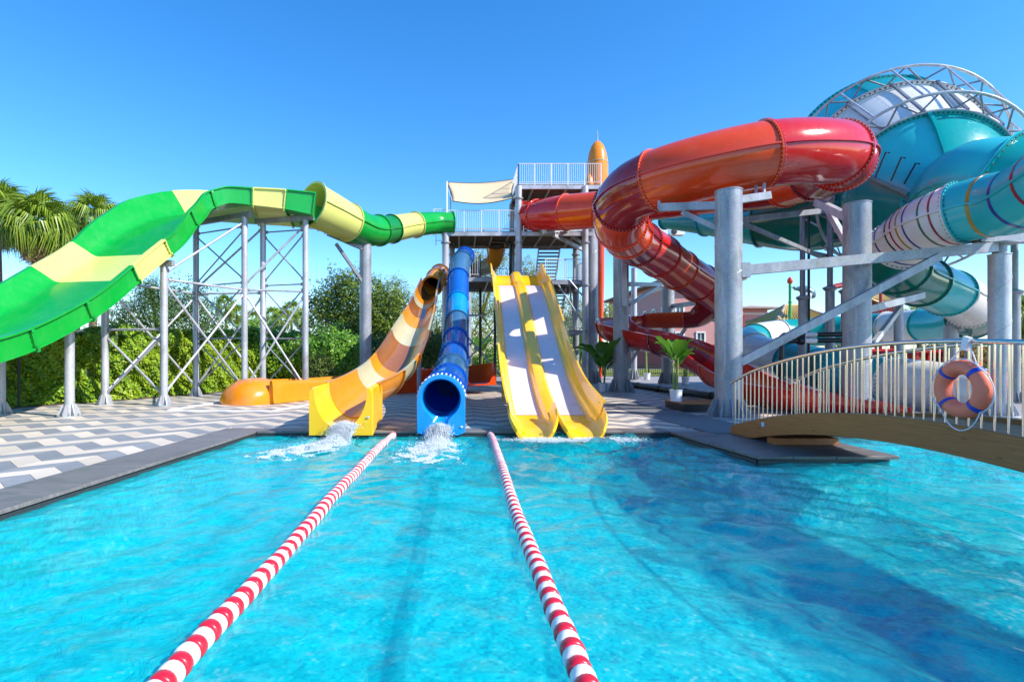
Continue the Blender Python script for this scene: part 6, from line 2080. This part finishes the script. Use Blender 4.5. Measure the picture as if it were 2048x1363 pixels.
octa = np.array([(1, 0, 0), (-1, 0, 0), (0, 1, 0), (0, -1, 0), (0, 0, 1), (0, 0, -1)], float)
octf = np.array([(0, 2, 4), (2, 1, 4), (1, 3, 4), (3, 0, 4), (2, 0, 5), (1, 2, 5), (3, 1, 5), (0, 3, 5)])


def drops(name, P, S, parent=None, kind='stuff'):
    n_ = len(P)
    g_ = np.random.default_rng(n_)
    V = P[:, None, :] + octa[None] * S[:, None, :] * g_.uniform(0.6, 1.4, (n_, 6, 1))
    F = (np.arange(n_)[:, None, None] * 6 + octf[None]).reshape(-1, 3)
    return mesh_arrays(name, V.reshape(-1, 3), F, MAT['foam'], parent, kind, smooth=True)


def splash(name, p0, p1, p2, w0, w1, seed):
    """Water shooting from p0, landing at p1 and churning on to p2."""
    g_ = np.random.default_rng(seed)
    p0, p1, p2 = (np.array(p, float) for p in (p0, p1, p2))
    # falling sheet
    n1 = 16000
    f = g_.random(n1)
    c = p0 + (p1 - p0) * f[:, None]
    c[:, 2] = p0[2] + (p1[2] - p0[2]) * f ** 2 + 0.03 * np.sin(f * 3.1)
    side = np.cross(p1 - p0, (0, 0, 1.0)); side /= np.linalg.norm(side)
    streak = g_.normal(0, 0.42, n1)
    c += side * (streak * (w0 + (w1 * 0.6 - w0) * f))[:, None]
    c[:, 2] += np.abs(g_.normal(0, 0.03, n1)) + 0.05 * np.exp(-streak ** 2 * 4) * np.sin(np.pi * np.clip(f, 0, 1)) + 0.02 * np.sin(streak * 40)
    d_ = (p1 - p0) / np.linalg.norm(p1 - p0)
    s1 = np.stack([g_.uniform(0.003, 0.010, n1), g_.uniform(0.008, 0.04, n1), g_.uniform(0.003, 0.010, n1)], 1)
    # churning foam
    n2 = 34000
    f2 = g_.beta(1.1, 1.7, n2)
    c2 = p1 + (p2 - p1) * (f2 * 1.25)[:, None]
    side2 = np.cross(p2 - p1, (0, 0, 1.0)); side2 /= np.linalg.norm(side2)
    lat = g_.normal(0, 0.42, n2)
    c2 += side2 * (lat * (w1 * (0.75 + 0.9 * f2)))[:, None]
    clump = np.sin(c2[:, 0] * 11 + np.sin(c2[:, 1] * 7)) * np.sin(c2[:, 1] * 9 + np.sin(c2[:, 0] * 6) * 1.5)
    keep = clump + g_.normal(0, 0.35, n2) > -0.55 + 1.15 * f2 + 0.35 * np.abs(lat)
    c2, f2, lat = c2[keep], f2[keep], lat[keep]
    k2 = len(c2)
    c2[:, 2] = WATER_Z + 0.012 + np.abs(g_.normal(0, 0.075, k2)) * np.exp(-2.6 * f2) * np.exp(-lat ** 2 * 2)
    s2 = np.stack([g_.uniform(0.004, 0.024, k2), g_.uniform(0.004, 0.018, k2), g_.uniform(0.003, 0.010, k2)], 1)
    # flying droplets
    n3 = 900
    c3 = p1 + (p2 - p1) * (g_.random(n3) * 0.7)[:, None] + g_.normal(0, 1, (n3, 3)) * np.array((w1 * 0.7, 0.25, 0.0))
    c3[:, 2] = WATER_Z + np.abs(g_.normal(0.02, 0.09, n3))
    s3 = np.repeat(g_.uniform(0.003, 0.008, (n3, 1)), 3, 1)
    o = drops(name, np.vstack([c, c2, c3]), np.vstack([s1, s2, s3]))
    # the unbroken sheet inside the spray
    rings = []
    for k_ in range(26):
        f_ = k_ / 25 * 1.15
        q = p0 + (p1 - p0) * f_
        q[2] = p0[2] + (p1[2] - 0.04 - p0[2]) * f_ ** 2
        w_s = w0 * 0.85 + (w1 * 0.55 - w0 * 0.85) * f_
        top_, bot_ = [], []
        for i in range(25):
            u = i / 24 * 2 - 1
            h_ = 0.055 * (1 - u * u) ** 0.5 + 0.022 * math.sin(u * 17 + f_ * 3) * math.sin(f_ * 9 + u * 5 + seed) + 0.012 * math.sin(u * 41 + f_ * 13) + g_.normal(0, 0.006)
            e = q + side * (u * w_s * (1 + 0.08 * math.sin(f_ * 14 + seed)))
            top_.append(Vector((e[0], e[1], e[2] + h_))); bot_.append(Vector((e[0], e[1], e[2] - 0.03)))
        rings.append(top_ + bot_[::-1])
    MB().loft(rings, True, True).build('falling_sheet', MAT['foam'], o)
    return o


splash('splash_foam', (-2.47, 12.0, 0.17), (-2.52, 11.35, WATER_Z), (-3.25, 9.9, WATER_Z), 0.26, 0.42, 1)
splash('splash_foam', (-0.42, 12.25, 0.10), (-0.46, 11.35, WATER_Z), (-0.62, 9.6, WATER_Z), 0.20, 0.42, 2)
for i, xx in enumerate((1.825, 3.035)):
    g_ = np.random.default_rng(30 + i)
    n_ = 5000
    P = np.stack([xx + g_.normal(0, 0.33, n_), 11.80 - np.abs(g_.normal(0, 0.16, n_)), WATER_Z + 0.01 + np.abs(g_.normal(0, 0.025, n_))], 1)
    drops('splash_foam', P, np.stack([g_.uniform(0.004, 0.018, n_), g_.uniform(0.004, 0.014, n_), g_.uniform(0.003, 0.010, n_)], 1))
